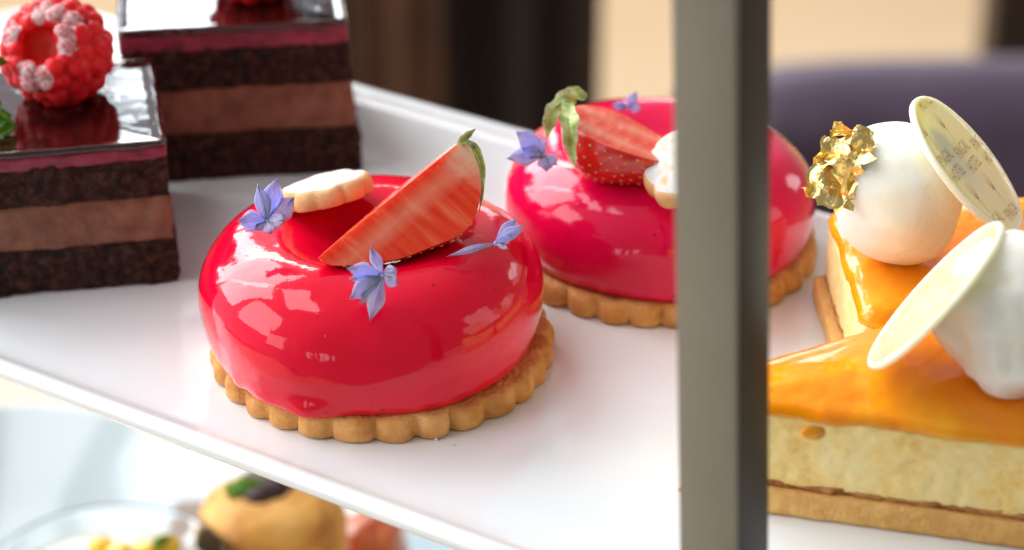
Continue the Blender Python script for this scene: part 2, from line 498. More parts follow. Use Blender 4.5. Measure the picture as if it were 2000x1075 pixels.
def loft(bm, outline, nrm, profile, cap_bottom=True, cap_top=True, disp=None, mats=None):
    """profile: (inset, z); disp(p, k) -> (inset offset, z offset)"""
    prev = None; first = None
    cen = sum(outline, Vector((0, 0))) / len(outline)
    for k, ent in enumerate(profile):
        ins, z = ent[0], ent[1]
        shr = ent[2] if len(ent) > 2 else 1.0
        pts = []
        for p, nn in zip(outline, nrm):
            di = dz = 0
            if disp: di, dz = disp(Vector((p.x, p.y, z)), k)
            q = p + nn * (ins + di)
            q = cen + (q - cen) * shr
            pts.append((q.x, q.y, z + dz))
        ring = add_ring(bm, pts)
        if prev:
            fs = bridge(bm, prev, ring)
            if mats:
                for f in fs: f.material_index = mats[k - 1]
        else: first = ring
        prev = ring
    if cap_bottom: bm.faces.new(first[::-1])
    if cap_top:
        f = bm.faces.new(prev)
        if mats: f.material_index = mats[-1]
    return bm

def revolve(bm, profile, centre, seg=96, fn=None, cap=True, mi=0):
    """profile (r, z) from bottom to top; fn(r,z,a)->(r,z)"""
    rings = []
    for r, z in profile:
        pts = []
        for k in range(seg):
            a = 2 * PI * k / seg
            rr, zz = (r, z) if fn is None else fn(r, z, a)
            pts.append((centre[0] + rr * math.cos(a), centre[1] + rr * math.sin(a), centre[2] + zz))
        rings.append(add_ring(bm, pts))
    for a, b in zip(rings, rings[1:]): bridge(bm, a, b, mi)
    if cap:
        bm.faces.new(rings[0][::-1]).material_index = mi
        bm.faces.new(rings[-1]).material_index = mi
    return rings

def spline(pts, n):
    """catmull-rom through 2-D points"""
    out = []
    P = [Vector(p) for p in pts]
    P = [2 * P[0] - P[1]] + P + [2 * P[-1] - P[-2]]
    segs = len(P) - 3
    for i in range(segs):
        for q in range(n):
            t = q / n
            a, b, c, d = P[i], P[i + 1], P[i + 2], P[i + 3]
            out.append(0.5 * ((2 * b) + (c - a) * t + (2 * a - 5 * b + 4 * c - d) * t * t + (3 * b - a - 3 * c + d) * t ** 3))
    out.append(P[-2].copy())
    return out

def nz(p, s, seed=0.0):
    return noise.noise(Vector((p[0] * s + seed, p[1] * s + seed * 1.7, p[2] * s - seed)))

def box_bm(x0, x1, y0, y1, z0, z1, bev=0.0):
    bm = bmesh.new()
    r = bmesh.ops.create_cube(bm, size=1)
    for v in bm.verts:
        v.co = Vector(((x0 + x1) / 2 + v.co.x * (x1 - x0), (y0 + y1) / 2 + v.co.y * (y1 - y0), (z0 + z1) / 2 + v.co.z * (z1 - z0)))
    if bev: bmesh.ops.bevel(bm, geom=bm.edges[:], offset=bev, segments=3, affect='EDGES', profile=0.5)
    return bm

# ------------------------------------------------------------------ the room far behind
def struct(o):
    o['kind'] = 'structure'; return o
struct(obj('floor', box_bm(-320, 420, -150, 330, -106, -100), M['floor'], smooth=False))
struct(obj('wall', box_bm(-320, 420, 300, 310, -99.8, 14), M['wall'], smooth=False))

def curtain(name, x0, x1, y, z0, z1, amp, mat, label, n=60, wl=9.0):
    bm = bmesh.new()
    lo, hi = [], []
    for k in range(n + 1):
        x = x0 + (x1 - x0) * k / n
        yy = y + amp * math.sin(x / wl * 2 * PI) + amp * 0.4 * math.sin(x / wl * 4.7 + 1)
        lo.append((x, yy)); hi.append((x, yy))
    th = 0.6
    front = [(p[0], p[1]) for p in lo]
    back = [(p[0], p[1] + th) for p in reversed(lo)]
    loop = front + back
    a = add_ring(bm, [(p[0], p[1], z0) for p in loop]); b = add_ring(bm, [(p[0], p[1], z1) for p in loop])
    bridge(bm, a, b)
    m = len(loop)
    for k in range(n):
        bm.faces.new((a[k], a[k + 1], a[m - 2 - k], a[m - 1 - k]))
        bm.faces.new((b[k], b[k + 1], b[m - 2 - k], b[m - 1 - k]))
    o = obj(name, bm, mat, loc=((x0 + x1) / 2, y, z0))
    return tag(o, label, 'curtain')
curtain('curtain', -7.1, -1.6, 99, -99.5, 60, 0.5, M['curtain_light'], 'narrow lighter brown curtain panel in front of the dark one behind the plate', n=40, wl=3.1)
curtain('curtain', -10.5, 8.6, 102, -99.5, 60, 0.9, M['curtain'], 'wide almost black curtain blurred behind the white plate', n=90, wl=5.0)

# purple tub chair
def make_chair():
    t = thing('tub_chair', 'blurred dark purple upholstered chair standing behind the orange cake slices', 'chair', (43, 50, -100))
    bm = bmesh.new()
    # curved padded back: sweep of a rounded section round an arc
    cx, cy = 41.0, 50.0
    def arc(a, q):
        c_, s_ = math.cos(a), math.sin(a)
        return (cx + (29 + q) * math.copysign(abs(c_) ** 0.3, c_), cy + (28 + q) * math.copysign(abs(s_) ** 0.3, s_))
    sec = [(-2.6, -72), (-2.9, -60), (-3.0, -45), (-2.9, -31.2), (-2.2, -29.0), (-0.8, -28.0), (0.8, -28.0), (2.2, -29.0), (2.9, -31.2), (3.0, -45), (2.9, -60), (2.6, -72)]
    n = 96; prev = None
    for k in range(n + 1):
        a = R(-15) + R(210) * k / n
        drop = 9.0 * max(0, abs((k / n) - 0.5) * 2 - 0.72) ** 1.2
        ring = add_ring(bm, [(*arc(a, q), z - (drop if z > -50 else 0)) for q, z in sec])
        if prev: bridge(bm, prev, ring)
        else: bm.faces.new(ring)
        prev = ring
    bm.faces.new(prev)
    obj('backrest', bm, M['chair'], t)
    bm = bmesh.new()
    revolve(bm, [(25, -72), (26.5, -70), (26.8, -60), (26, -56), (23, -54.5), (10, -54)], (cx, cy, 0), 48)
    obj('seat', bm, M['chair'], t)
    for sx, sy in ((-1, -1), (1, -1), (-1, 1), (1, 1)):
        bm = bmesh.new()
        revolve(bm, [(1.2, -100), (1.9, -72)], (cx + sx * 17, cy + sy * 17, 0), 16)
        obj('leg', bm, M['chair_leg'], t)
make_chair()
tag(obj('door_post', box_bm(37.6, 43, 120, 125, -99.7, 60, 0.4), M['chair_leg'], loc=(38.5, 122, -99.7)), 'dark brown upright post blurred at the top right corner', 'post')

# table with the things on it
def slab_table():
    t = thing('dining_table', 'pale beige wooden table top seen blurred below the white plate', 'table', (0, 15, -99.8))
    obj('tabletop', box_bm(-70, 66, -45, 44, -27.5, -25, 0.4), M['wood'], t)
    for sx in (-64, 60):
        for sy in (-39, 38):
            obj('leg', box_bm(sx - 2.5, sx + 2.5, sy - 2.5, sy + 2.5, -99.8, -27.6, 0.3), M['wood'], t)
slab_table()

# ------------------------------------------------------------------ upper plate of the stand
U = Vector((0.8435, -0.5372)); V = Vector((0.5372, 0.8435))      # along / across the plate
def uv(s, t): return (U * s + V * t)
plate_t = thing('serving_plate', 'large white rectangular porcelain plate carrying the cakes and tarts', 'plate', (0, 0, -0.55))
corners = [uv(-20, -5.15), uv(18.5, -5.15), uv(18.5, 10.95), uv(-20, 10.95)]
ol, nn = rounded_poly(corners, 2.2, 0.5, 14)
bm = bmesh.new()
prof = [(1.6, -0.55), (0.9, -0.52), (0.35, -0.36), (0.10, -0.18), (0.0, -0.03), (0.03, 0.08), (0.11, 0.155), (0.22, 0.185), (0.34, 0.165),
        (0.46, 0.10), (0.58, 0.045), (0.72, 0.015), (0.95, 0.0), (1.25, 0.0), (1.7, 0.0)]
loft(bm, ol, nn, prof)
obj('plate_body', bm, M['porcelain'], plate_t)

# upright of the stand, aligned with the plate and leaning slightly
post_t = thing('stand_post', 'tall square grey metal post of the cake stand in the foreground', 'post', (6.6, -9.3, -24.8))
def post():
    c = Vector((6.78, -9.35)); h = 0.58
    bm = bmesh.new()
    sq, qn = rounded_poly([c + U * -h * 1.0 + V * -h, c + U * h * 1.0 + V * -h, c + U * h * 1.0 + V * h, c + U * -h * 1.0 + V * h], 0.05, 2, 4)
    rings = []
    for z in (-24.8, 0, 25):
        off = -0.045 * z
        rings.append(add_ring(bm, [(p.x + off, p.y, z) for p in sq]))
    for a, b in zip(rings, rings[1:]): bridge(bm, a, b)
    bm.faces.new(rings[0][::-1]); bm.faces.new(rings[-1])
    o = obj('shaded_bar', bm, M['post_shaded'], post_t)
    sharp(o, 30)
    # thin slab in a lighter tone, painting the lit front of the bar
    bm = bmesh.new()
    k = c - V * (h + 0.055)
    sq, qn = rounded_poly([k + U * -h + V * -0.05, k + U * h + V * -0.05, k + U * h + V * 0.05, k + U * -h + V * 0.05], 0.03, 2, 4)
    rings = [add_ring(bm, [(p.x - 0.045 * z, p.y, z) for p in sq]) for z in (-24.8, 0, 25)]
    for a, b in zip(rings, rings[1:]): bridge(bm, a, b)
    bm.faces.new(rings[0][::-1]); bm.faces.new(rings[-1])
    o = obj('lit_face', bm, M['post'], post_t)
    sharp(o, 30)
    # bracket that carries the plate from below (its arm reaches in under the rim)
    bm = bmesh.new()
    c2 = Vector((6.78, -9.35)) + V * 3.2
    ol2, n2 = rounded_poly([c2 + U * -0.5 + V * -2.6, c2 + U * 0.5 + V * -2.6, c2 + U * 0.5 + V * 2.6, c2 + U * -0.5 + V * 2.6], 0.06, 1, 4)
    loft(bm, ol2, n2, [(0.02, -0.95), (0, -0.93), (0, -0.58), (0.02, -0.56)])
    obj('bracket', bm, M['post'], post_t)
post()

# ------------------------------------------------------------------ tarts
def fluted(bm, c, rad, z0, z1, n=28, depth=0.30, seg_per=9, seed=0, mats=(0, 1), xf=None):
    """fluted biscuit with scalloped edge"""
    N = n * seg_per
    def rr(a, zf):
        ph = (a * n / (2 * PI)) % 1.0
        lobe = math.sqrt(max(0, 1 - (2 * ph - 1) ** 2)) ** 0.9
        return lobe
    prof = [(0.10, 0.0), (0.03, 0.03), (0.0, 0.10), (0.0, 0.45), (0.02, 0.68), (0.06, 0.84), (0.13, 0.96), (0.23, 1.0), (0.5, 1.0)]
    prof = prof[:-1] + [(0.45, 1.0), (0.8, 1.0)]
    rings = []
    for k, (ins, f) in enumerate(prof):
        pts = []
        for i in range(N):
            a = 2 * PI * i / N
            aw = a + 0.018 * math.sin(3 * a + seed) + 0.012 * math.sin(7 * a + 2 * seed)
            dep = depth * (1 - rr(aw, f)) * (1 + 0.25 * math.sin(5 * a + seed))
            r = rad - dep * max(0.0, 1 - ins * 2.2) - ins
            p = Vector((math.cos(a) * r, math.sin(a) * r, 0))
            p.z = z0 + (z1 - z0) * f
            q = Vector((p.x * 1.0, p.y, p.z))
            d = nz(q, 1.1, seed) * 0.05 + nz(q, 5, seed + 3) * 0.018
            p.x += math.cos(a) * d; p.y += math.sin(a) * d
            if f > 0.8: p.z += nz(q, 2.2, seed + 8) * 0.04
            pts.append((c[0] + p.x, c[1] + p.y, p.z))
        rings.append(add_ring(bm, pts))
    for k, (a, b) in enumerate(zip(rings, rings[1:])):
        bridge(bm, a, b, mats[1] if k >= 6 else mats[0])
    bm.faces.new(rings[0][::-1]).material_index = mats[0]
    bm.faces.new(rings[-1]).material_index = mats[1]

def dome_profile(s=1.0, hs=1.0):
    pts = [(3.2, 0.515), (3.44, 0.54), (3.59, 0.78), (3.67, 1.18), (3.69, 1.60), (3.62, 2.08), (3.40, 2.48), (3.02, 2.82), (2.55, 3.03),
           (2.05, 3.09), (1.55, 2.99), (1.1, 2.82), (0.7, 2.70), (0.3, 2.64), (0.06, 2.63)]
    return [(p.x * s, 0.52 + (p.y - 0.52) * hs) for p in spline(pts, 4)]

def make_tart(label, c, dc, rb, rd, mat, seed, drip, hs=1.0):
    t = thing('mousse_tart', label, 'tart', (c[0], c[1], 0.02), 'glazed mousse tarts on fluted biscuits')
    bm = bmesh.new()
    fluted(bm, c, rb, 0.02, 0.53, seed=seed)
    obj('biscuit_base', bm, [M['biscuit'], M['biscuit_top']], t)
    bm = bmesh.new()
    def fn(r, z, a):
        p = Vector((r * math.cos(a), r * math.sin(a), z))
        rr = r + nz(p, 0.35, seed) * 0.10 * min(1, r / 2)
        zz = z + nz(p, 0.5, seed + 5) * 0.07 * min(1, max(0, (z - 0.6)))
        if z < 1.0:    # uneven foot of the glaze
            f = (1.0 - z) / 0.46
            rr += f * (0.05 * nz((math.cos(a) * 3, math.sin(a) * 3, 0), 1.0, seed) + 0.03 * nz((math.cos(a) * 9, math.sin(a) * 9, 0), 1.0, seed))
            for da, wd, am in drip:
                d = (a - da + PI) % (2 * PI) - PI
                rr += f * am * math.exp(-(d / wd) ** 2)
                zz -= f * 0.0
        return rr, zz
    revolve(bm, dome_profile(rd / 3.69, hs), (dc[0], dc[1], 0), 144, fn)
    obj('glazed_mousse', bm, mat, t)
    return t
make_tart('shiny red glazed mousse tart in front, on a fluted biscuit, with three blue flowers', (0.02, 0.04), (-0.16, 0.03), 3.74, 3.69, M['glaze_red'], 1.3,
          [(R(250), 0.17, 0.22), (R(232), 0.12, 0.12), (R(221), 0.05, 0.10)])
make_tart('pinkish red glazed mousse tart farther back, partly hidden by the metal post', (6.22, 4.72), (6.22, 4.72), 3.72, 3.58, M['glaze_pink'], 6.1,
          [(R(275), 0.3, 0.08)], 0.90)

# small round biscuits dusted with sugar
def small_biscuit(label, centre, rot, rad=1.02, th=0.42, seed=2):
    bm = bmesh.new()
    fluted(bm, (0, 0), rad, -th / 2, th / 2, n=10, depth=0.13, seg_per=8, seed=seed)
    mtx = Matrix.Translation(centre) @ Euler([R(q) for q in rot], 'XYZ').to_matrix().to_4x4()
    bmesh.ops.transform(bm, matrix=mtx, verts=bm.verts)
    o = obj('small_biscuit', bm, [M['biscuit_pale'], M['sugar_top']], loc=centre)
    return tag(o, label, 'biscuit', 'small sugar dusted biscuits on the tarts')
small_biscuit('small sugar dusted biscuit lying on the front red tart behind its flower', (-1.16, 1.10, 3.42), (-17, -9, 12), 1.04, 0.44)
small_biscuit('small sugar dusted biscuit leaning on the back tart beside the post', tuple(PX(1350, 322, 53.9)), (6, -30, 24), 1.12, 0.46, seed=5)

# ------------------------------------------------------------------ strawberry pieces
SL = 4.3
SPROF = spline([(0.02, 0.0), (0.30, 0.12), (0.62, 0.55), (0.98, 1.2), (1.30, 2.0), (1.46, 2.7), (1.33, 3.35), (0.90, 3.92), (0.42, 4.18), (0.12, 4.3)], 5)
def strawberry(label, tip, crown, roll, planes, group, sepals, squash=1.0, fat=1.0, seed=0):
    """body of revolution along local z (tip 0 -> crown), cut by planes (point, normal) that remove the normal side"""
    tip = Vector(tip); crown = Vector(crown)
    ax = (crown - tip); L = ax.length; ax.normalize()
    t = bpy.data.objects.new('strawberry_piece', None)
    COL.objects.link(t); t.empty_display_size = 0.01
    tag(t, label, 'strawberry', group)
    q = ax.to_track_quat('Z', 'Y') @ Euler((0, 0, R(roll))).to_quaternion()
    t.location = tip * CM
    t.rotation_mode = 'QUATERNION'; t.rotation_quaternion = q
    sc = L / SL
    qi = q.inverted()
    lp = []
    for off, nm in planes:      # (distance of the cut from the berry's axis, world direction that was cut away)
        nl = (qi @ Vector(nm).normalized())
        nl.z *= 0.25; nl.normalize()
        lp.append((nl * off, nl))
    planes = lp
    bm = bmesh.new()
    def fn(r, z, a):
        p = Vector((r * math.cos(a), r * math.sin(a), z))
        return r * (1 + 0.06 * nz(p, 0.7, seed)) + (0.02 * nz(p, 3, seed) if r > 0.3 else 0), z
    revolve(bm, [(p.x * fat, p.y) for p in SPROF], (0, 0, 0), 72, fn)
    bmesh.ops.recalc_face_normals(bm, faces=bm.faces[:])
    cutn = []
    for pt, nm in planes:
        pt = Vector(pt); nm = Vector(nm).normalized()
        res = bmesh.ops.bisect_plane(bm, geom=bm.verts[:] + bm.edges[:] + bm.faces[:], plane_co=pt, plane_no=nm, clear_outer=True)
        edges = [g for g in res['geom_cut'] if isinstance(g, bmesh.types.BMEdge)]
        r2 = bmesh.ops.holes_fill(bm, edges=edges, sides=0)
        for f in r2['faces']: f.material_index = 1
    cuts = [f for f in bm.faces if f.material_index == 1]
    # soften the cut rims
    rim = [e_ for e_ in bm.edges if len(e_.link_faces) == 2 and (e_.link_faces[0].material_index != e_.link_faces[1].material_index
           or (e_.link_faces[0].material_index == 1 and e_.link_faces[0].normal.angle(e_.link_faces[1].normal, 0) > 0.3))]
    bmesh.ops.bevel(bm, geom=rim, offset=0.05, segments=2, affect='EDGES', clamp_overlap=True)
    bm.normal_update()
    cutN = [Vector(nm).normalized() for _, nm in planes]
    for f in bm.faces:
        if any(f.normal.dot(nm) > 0.94 for nm in cutN) and all(min(abs((v.co - Vector(pt)).dot(Vector(nm).normalized())) for pt, nm in planes) < 0.06 for v in f.verts):
            f.material_index = 1
    bmesh.ops.scale(bm, vec=(CM * sc, CM * sc, CM * sc), verts=bm.verts)
    for f in bm.faces: f.smooth = True
    me = bpy.data.meshes.new('flesh'); bm.to_mesh(me); bm.free()
    me.materials.append(M['berry_skin']); me.materials.append(M['flesh'])
    me.set_sharp_from_angle(angle=R(50))
    b = bpy.data.objects.new('flesh', me); COL.objects.link(b); b.parent = t
    # seeds over the skin
    bm = bmesh.new()
    rnd = random.Random(seed + 1)
    i = 0
    for row in range(15):
        zf = 0.35 + row * 0.25
        rr = None
        for a_, b_ in zip(SPROF, SPROF[1:]):
            if a_.y <= zf <= b_.y:
                u = (zf - a_.y) / max(1e-6, b_.y - a_.y); rr = (a_.x + (b_.x - a_.x) * u) * fat
                sl = math.atan2(b_.x - a_.x, b_.y - a_.y)
        if rr is None: continue
        cnt = max(4, int(2 * PI * rr / 0.42))
        for k in range(cnt):
            a = 2 * PI * (k + 0.5 * (row % 2) + rnd.uniform(-.12, .12)) / cnt
            p = Vector((rr * math.cos(a), rr * math.sin(a), zf + rnd.uniform(-.04, .04)))
            p2 = Vector(p)
            d = 0.06 * nz(p, 0.7, seed) * rr + 0.02 * nz(p, 3, seed)
            p2 += Vector((math.cos(a), math.sin(a), 0)) * d
            if any((p2 - Vector(pt)).dot(Vector(nm).normalized()) > -0.05 for pt, nm in planes): continue
            nrm = Vector((math.cos(a) * math.cos(sl), math.sin(a) * math.cos(sl), -math.sin(sl)))
            mt = Matrix.Translation(p2) @ nrm.to_track_quat('Z', 'Y').to_matrix().to_4x4() @ Matrix.Diagonal((0.035, 0.055, 0.025, 1))
            bmesh.ops.create_icosphere(bm, subdivisions=1, radius=1, matrix=mt)
    bmesh.ops.scale(bm, vec=(CM * sc, CM * sc, CM * sc), verts=bm.verts)
    for f in bm.faces: f.smooth = True
    me = bpy.data.meshes.new('seeds'); bm.to_mesh(me); bm.free(); me.materials.append(M['seed'])
    s = bpy.data.objects.new('seeds', me); COL.objects.link(s); s.parent = t
    # sepals given by world-space polylines (start, mid, tip, width)
    inv = (Matrix.Translation(tip) @ q.to_matrix().to_4x4()).inverted()
    for pts, wd in sepals:
        bm = bmesh.new()
        leaf_strip(bm, pts, wd, seed + len(pts))
        for v in bm.verts: v.co = (inv @ v.co) * CM
        for f in bm.faces: f.smooth = True
        me = bpy.data.meshes.new('sepal'); bm.to_mesh(me); bm.free(); me.materials.append(M['sepal']); me.set_sharp_from_angle(angle=R(45))
        o = bpy.data.objects.new('sepal', me); COL.objects.link(o); o.parent = t
    return t

def leaf_strip(bm, pts, wd, seed=0, thick=0.015, up=None, curl=0.45, n=6):
    """a thick, curved, pointed leaf along a polyline"""
    P = [Vector(p) for p in pts]
    sp = []
    Q = [2 * P[0] - P[1]] + P + [2 * P[-1] - P[-2]]
    for i in range(len(Q) - 3):
        for k in range(n):
            t = k / n
            a, b, c, d = Q[i:i + 4]
            sp.append(0.5 * ((2 * b) + (c - a) * t + (2 * a - 5 * b + 4 * c - d) * t * t + (3 * b - a - 3 * c + d) * t ** 3))
    sp.append(P[-1])
    view = Vector((0, -0.875, 0.485)) if up is None else Vector(up).normalized()
    rings = []
    N = len(sp)
    for i, p in enumerate(sp):
        f = i / (N - 1)
        tan = (sp[min(N - 1, i + 1)] - sp[max(0, i - 1)]).normalized()
        side = tan.cross(view)
        if side.length < 1e-4: side = Vector((1, 0, 0))
        side.normalize(); nr = side.cross(tan).normalized()
        wv = wd * 0.5 * min(1, 0.45 + 1.8 * f) * max(0, 1 - f ** 2.2) * (1 + 0.12 * math.sin(f * 23 + seed)) + 0.006
        th = thick * (1 - 0.6 * f)
        rings.append(add_ring(bm, [p - side * wv + nr * curl * wv, p + nr * (th * 0.5), p + side * wv + nr * curl * wv, p - nr * (th * 0.5)]))
    for a, b in zip(rings, rings[1:]): bridge(bm, a, b)
    bm.faces.new(rings[0][::-1]); bm.faces.new(rings[-1])

# wedge on the front tart: cut face turned to the camera
tipA = PX(619, 502, 50.7); crA = PX(905, 268, 51.9)

FRONT = -BACK
strawberry('strawberry wedge with orange cut face standing on the front red tart', tipA, crA, 0,
           [(0.0, FRONT + RIGHT * 0.10 + UP * 0.10), (-0.04, -0.633 * RIGHT + 0.774 * UP + FRONT * 0.10)], 'strawberry pieces on the tarts',
           [([PX(900, 275, 51.7), PX(925, 285, 51.5), PX(941, 320, 51.6), PX(942, 370, 51.7), PX(936, 415, 51.8)], 0.15),
            ([PX(894, 290, 51.8), PX(910, 268, 51.6), PX(929, 252, 51.6)], 0.20),
            ([PX(905, 280, 52.1), PX(928, 300, 52.3), PX(936, 335, 52.3)], 0.16)], seed=2, fat=1.1)
strawberry('strawberry piece with red seeded skin in front, lying on the back tart', PX(1352, 335, 54.6), PX(1100, 228, 54.9), 0,
           [(0.22, UP * 0.80 + FRONT * 0.45 + RIGHT * 0.35)], 'strawberry pieces on the tarts',
           [([PX(1108, 200, 54.3), PX(1112, 240, 53.5), PX(1115, 285, 53.4), PX(1124, 328, 53.3)], 0.42),
            ([PX(1095, 200, 54.4), PX(1075, 230, 54.0), PX(1068, 272, 54.1)], 0.42),
            ([PX(1125, 195, 54.6), PX(1100, 188, 54.2), PX(1076, 212, 54.0)], 0.34),
            ([PX(1145, 192, 54.8), PX(1118, 180, 54.9), PX(1090, 186, 54.9)], 0.30)], fat=0.98, seed=9)

# ------------------------------------------------------------------ cornflower florets
def floret(label, c, dep, petals, seed=0, facing=None):
    """petals: (tip px, tip py, width cm, lift cm towards the camera) around the centre pixel c"""
    bm = bmesh.new()
    lay = bm.verts.layers.float.new('vein')
    C0 = PX(c[0], c[1], dep)
    rnd = random.Random(seed)
    for (tx, ty, wd, lift) in petals:
        T = PX(tx, ty, dep - lift)
        ax = T - C0; L = ax.length; axn = ax.normalized()
        side = axn.cross(FRONT).normalized()
        nr = side.cross(axn).normalized()
        tw = rnd.uniform(-0.5, 0.5)
        side = (side * math.cos(tw) + nr * math.sin(tw)).normalized(); nr = side.cross(axn).normalized()
        n = 12; m = 7
        top, bot = [], []
        notch = rnd.uniform(0.05, 0.11)
        for i in range(n + 1):
            f = i / n
            half = wd * 0.66 * (0.16 + 0.84 * math.sin(PI * min(1, f * 0.62) ) ** 1.3) * (1 - max(0, (f - 0.50) / 0.50) ** 1.35) + 0.004
            arc = 0.16 * L * math.sin(PI * f) * (1 if lift >= 0 else -1) * 0.6
            r1, r2 = [], []
            for j in range(m):
                g = -1 + 2 * j / (m - 1)
                ff = f + (notch * math.cos(g * PI * 2.5) * (f > 0.75))
                p = C0 + axn * (L * ff) + side * (g * half) + nr * (arc - 0.28 * half * abs(g) + 0.018 * math.sin(g * 9 + seed) + 0.03 * nz((f * 2, g, seed), 1.5))
                v1 = bm.verts.new(p); v1[lay] = g; r1.append(v1)
                v2 = bm.verts.new(p - nr * 0.012); v2[lay] = g; r2.append(v2)
            top.append(r1); bot.append(r2)
        for A, flip in ((top, False), (bot, True)):
            for i in range(n):
                for j in range(m - 1):
                    q = (A[i][j], A[i + 1][j], A[i + 1][j + 1], A[i][j + 1])
                    bm.faces.new(q[::-1] if flip else q)
        for i in range(n):
            bm.faces.new((top[i][0], bot[i][0], bot[i + 1][0], top[i + 1][0]))
            bm.faces.new((top[i][-1], top[i + 1][-1], bot[i + 1][-1], bot[i][-1]))
        for j in range(m - 1):
            bm.faces.new((top[n][j], bot[n][j], bot[n][j + 1], top[n][j + 1]))
            bm.faces.new((top[0][j], top[0][j + 1], bot[0][j + 1], bot[0][j]))
    # the little throat
    bmesh.ops.create_icosphere(bm, subdivisions=2, radius=0.055, matrix=Matrix.Translation(C0))
    o = obj('flower', bm, M['petal'], loc=C0)
    return tag(o, label, 'flower', 'blue cornflower florets on the tarts')
floret('blue floret flat on the glaze in front of the strawberry wedge', (747, 538), 49.75,
       [(724, 484, 0.22, 0.10), (680, 524, 0.34, 0.12), (684, 545, 0.26, 0.00), (775, 526, 0.26, 0.15), (777, 556, 0.30, 0.15),
        (685, 582, 0.40, 0.05), (704, 592, 0.30, 0.0), (724, 623, 0.34, 0.02)], seed=1)
floret('blue floret at the left shoulder of the front tart beside the small biscuit', (522, 432), 51.3,
       [(505, 365, 0.36, 0.20), (540, 350, 0.44, 0.10), (573, 388, 0.50, 0.05), (466, 432, 0.42, 0.20), (556, 430, 0.30, 0.3),
        (530, 455, 0.26, 0.3), (499, 449, 0.26, 0.1)], seed=2)
floret('blue floret seen side on at the right shoulder of the front tart', (968, 476), 51.3,
       [(879, 500, 0.14, 0.20), (1008, 428, 0.26, 0.0), (1021, 441, 0.24, 0.15), (998, 463, 0.20, 0.25), (1019, 452, 0.18, -0.1), (992, 486, 0.10, 0.2)], seed=3)
floret('blue floret left of the strawberry on the back tart', (1062, 304), 54.2,
       [(1010, 258, 0.42, 0.20), (1046, 266, 0.34, -0.1), (993, 309, 0.42, 0.2), (1067, 334, 0.34, 0.2), (1088, 322, 0.30, 0.1), (1020, 290, 0.3, 0.3)], seed=4)
floret('blue floret peeping out behind the strawberry of the back tart', (1226, 210), 57.0,
       [(1243, 181, 0.24, 0.1), (1196, 204, 0.20, 0.1), (1205, 206, 0.2, 0.0), (1252, 212, 0.24, 0.0)], seed=5)

# ------------------------------------------------------------------ chocolate cakes
def side_disp(amp, freq, seed, zamp=0.0):
    def f(p, k):
        return -(amp * nz(p, freq, seed) + amp * 0.7 * nz(p, freq * 2.7, seed + 4) + amp * 0.4 * nz(p, freq * 7, seed + 9)), (zamp * nz(p, freq * 0.8, seed + 2))
    return f
def zs(a, b, step, ins=0.0, r=0.03):
    n = max(2, int((b - a) / step))
    return [(ins + 0.03, a, 0.05), (ins + 0.03, a, 0.92), (ins + 0.03, a + 0.004)] + [(ins, a + (b - a) * (0.04 + 0.92 * k / n)) for k in range(n + 1)] + [(ins + 0.03, b - 0.004), (ins + 0.03, b, 0.92), (ins + 0.03, b, 0.05)]
def shear_fn(org, dx):
    return lambda bm: [setattr(v, 'co', v.co + Vector((dx * (1 - v.co.z / 3.7) * max(0, (v.co.x - org[0]) / 3), 0, 0))) for v in bm.verts]

def choc_cake(label, p0, ux, width, depth, hs, seed, splay):
    """p0 = front right bottom corner, ux = unit vector along the front face to the left"""
    p0 = Vector(p0); ux = Vector(ux).normalized(); uy = Vector((ux.y, -ux.x))
    if uy.y < 0: uy = -uy
    t = thing('chocolate_cake', label, 'cake', (p0.x + ux.x * width / 2, p0.y, 0.02), 'layered chocolate cake slices')
    cs = [p0 + ux * width, p0, p0 + uy * depth, p0 + ux * width + uy * depth]
    org = (p0 + ux * width / 2)
    def make(name, z0, z1, ins, amp, fr, mat, sd, step=0.10, zamp=0.0):
        ol, nn = rounded_poly(cs, 0.10, 0.085, 3)
        bm = bmesh.new()
        loft(bm, ol, nn, zs(z0, z1, step, ins), disp=side_disp(amp, fr, sd, zamp))
        shear_fn(org, splay)(bm)
        return obj(name, bm, mat, t)
    h = [0.02] + hs
    make('lower_sponge', h[0], h[1], 0.0, 0.085, 2.0, M['choc_sponge'], seed, zamp=0.03)
    make('chocolate_mousse', h[1] - 0.03, h[2], 0.05, 0.05, 1.0, M['choc_mousse'], seed + 2, zamp=0.04)
    make('upper_sponge', h[2] - 0.02, h[3], 0.03, 0.085, 2.0, M['choc_sponge'], seed + 4, zamp=0.05)
    make('raspberry_layer', h[3] - 0.05, h[4], 0.02, 0.05, 1.8, M['berry_layer'], seed + 6, zamp=0.05)
    # glaze: glossy rounded sheet with a slightly raised wavy rim
    ol, nn = rounded_poly(cs, 0.22, 0.085, 4)
    bm = bmesh.new()
    z0, z1 = h[4] - 0.02, h[5]
    prof = [(0.15, z0), (0.02, z0 + 0.01), (0.0, z0 + 0.06), (0.0, z1 - 0.05), (0.015, z1 - 0.01), (0.05, z1 + 0.012), (0.12, z1 + 0.012), (0.20, z1 - 0.004), (0.20, z1 - 0.01, 0.95), (0.2, z1 - 0.015, 0.08)]
    def gd(p, k):
        a = 0.05 * nz(p, 1.6, seed + 12) + 0.03 * nz(p, 4, seed + 14)
        if k >= 3: return a * (0.4 if k >= 6 else 1), 0
        return a, (0.012 * nz(p, 2.2, seed + 15) if k >= 3 else 0.05 * nz(p, 1.5, seed + 16))
    loft(bm, ol, nn, prof, disp=gd)
    shear_fn(org, splay)(bm)
    obj('chocolate_glaze', bm, M['choc_glaze'], t)
choc_cake('layered chocolate cake slice at the left edge, a raspberry with sugar on its dark glaze', (-4.85, 3.16), (-0.983, -0.187), 5.6, 4.75,
          [1.12, 2.22, 3.16, 3.45, 3.58], 3.0, 0.12)
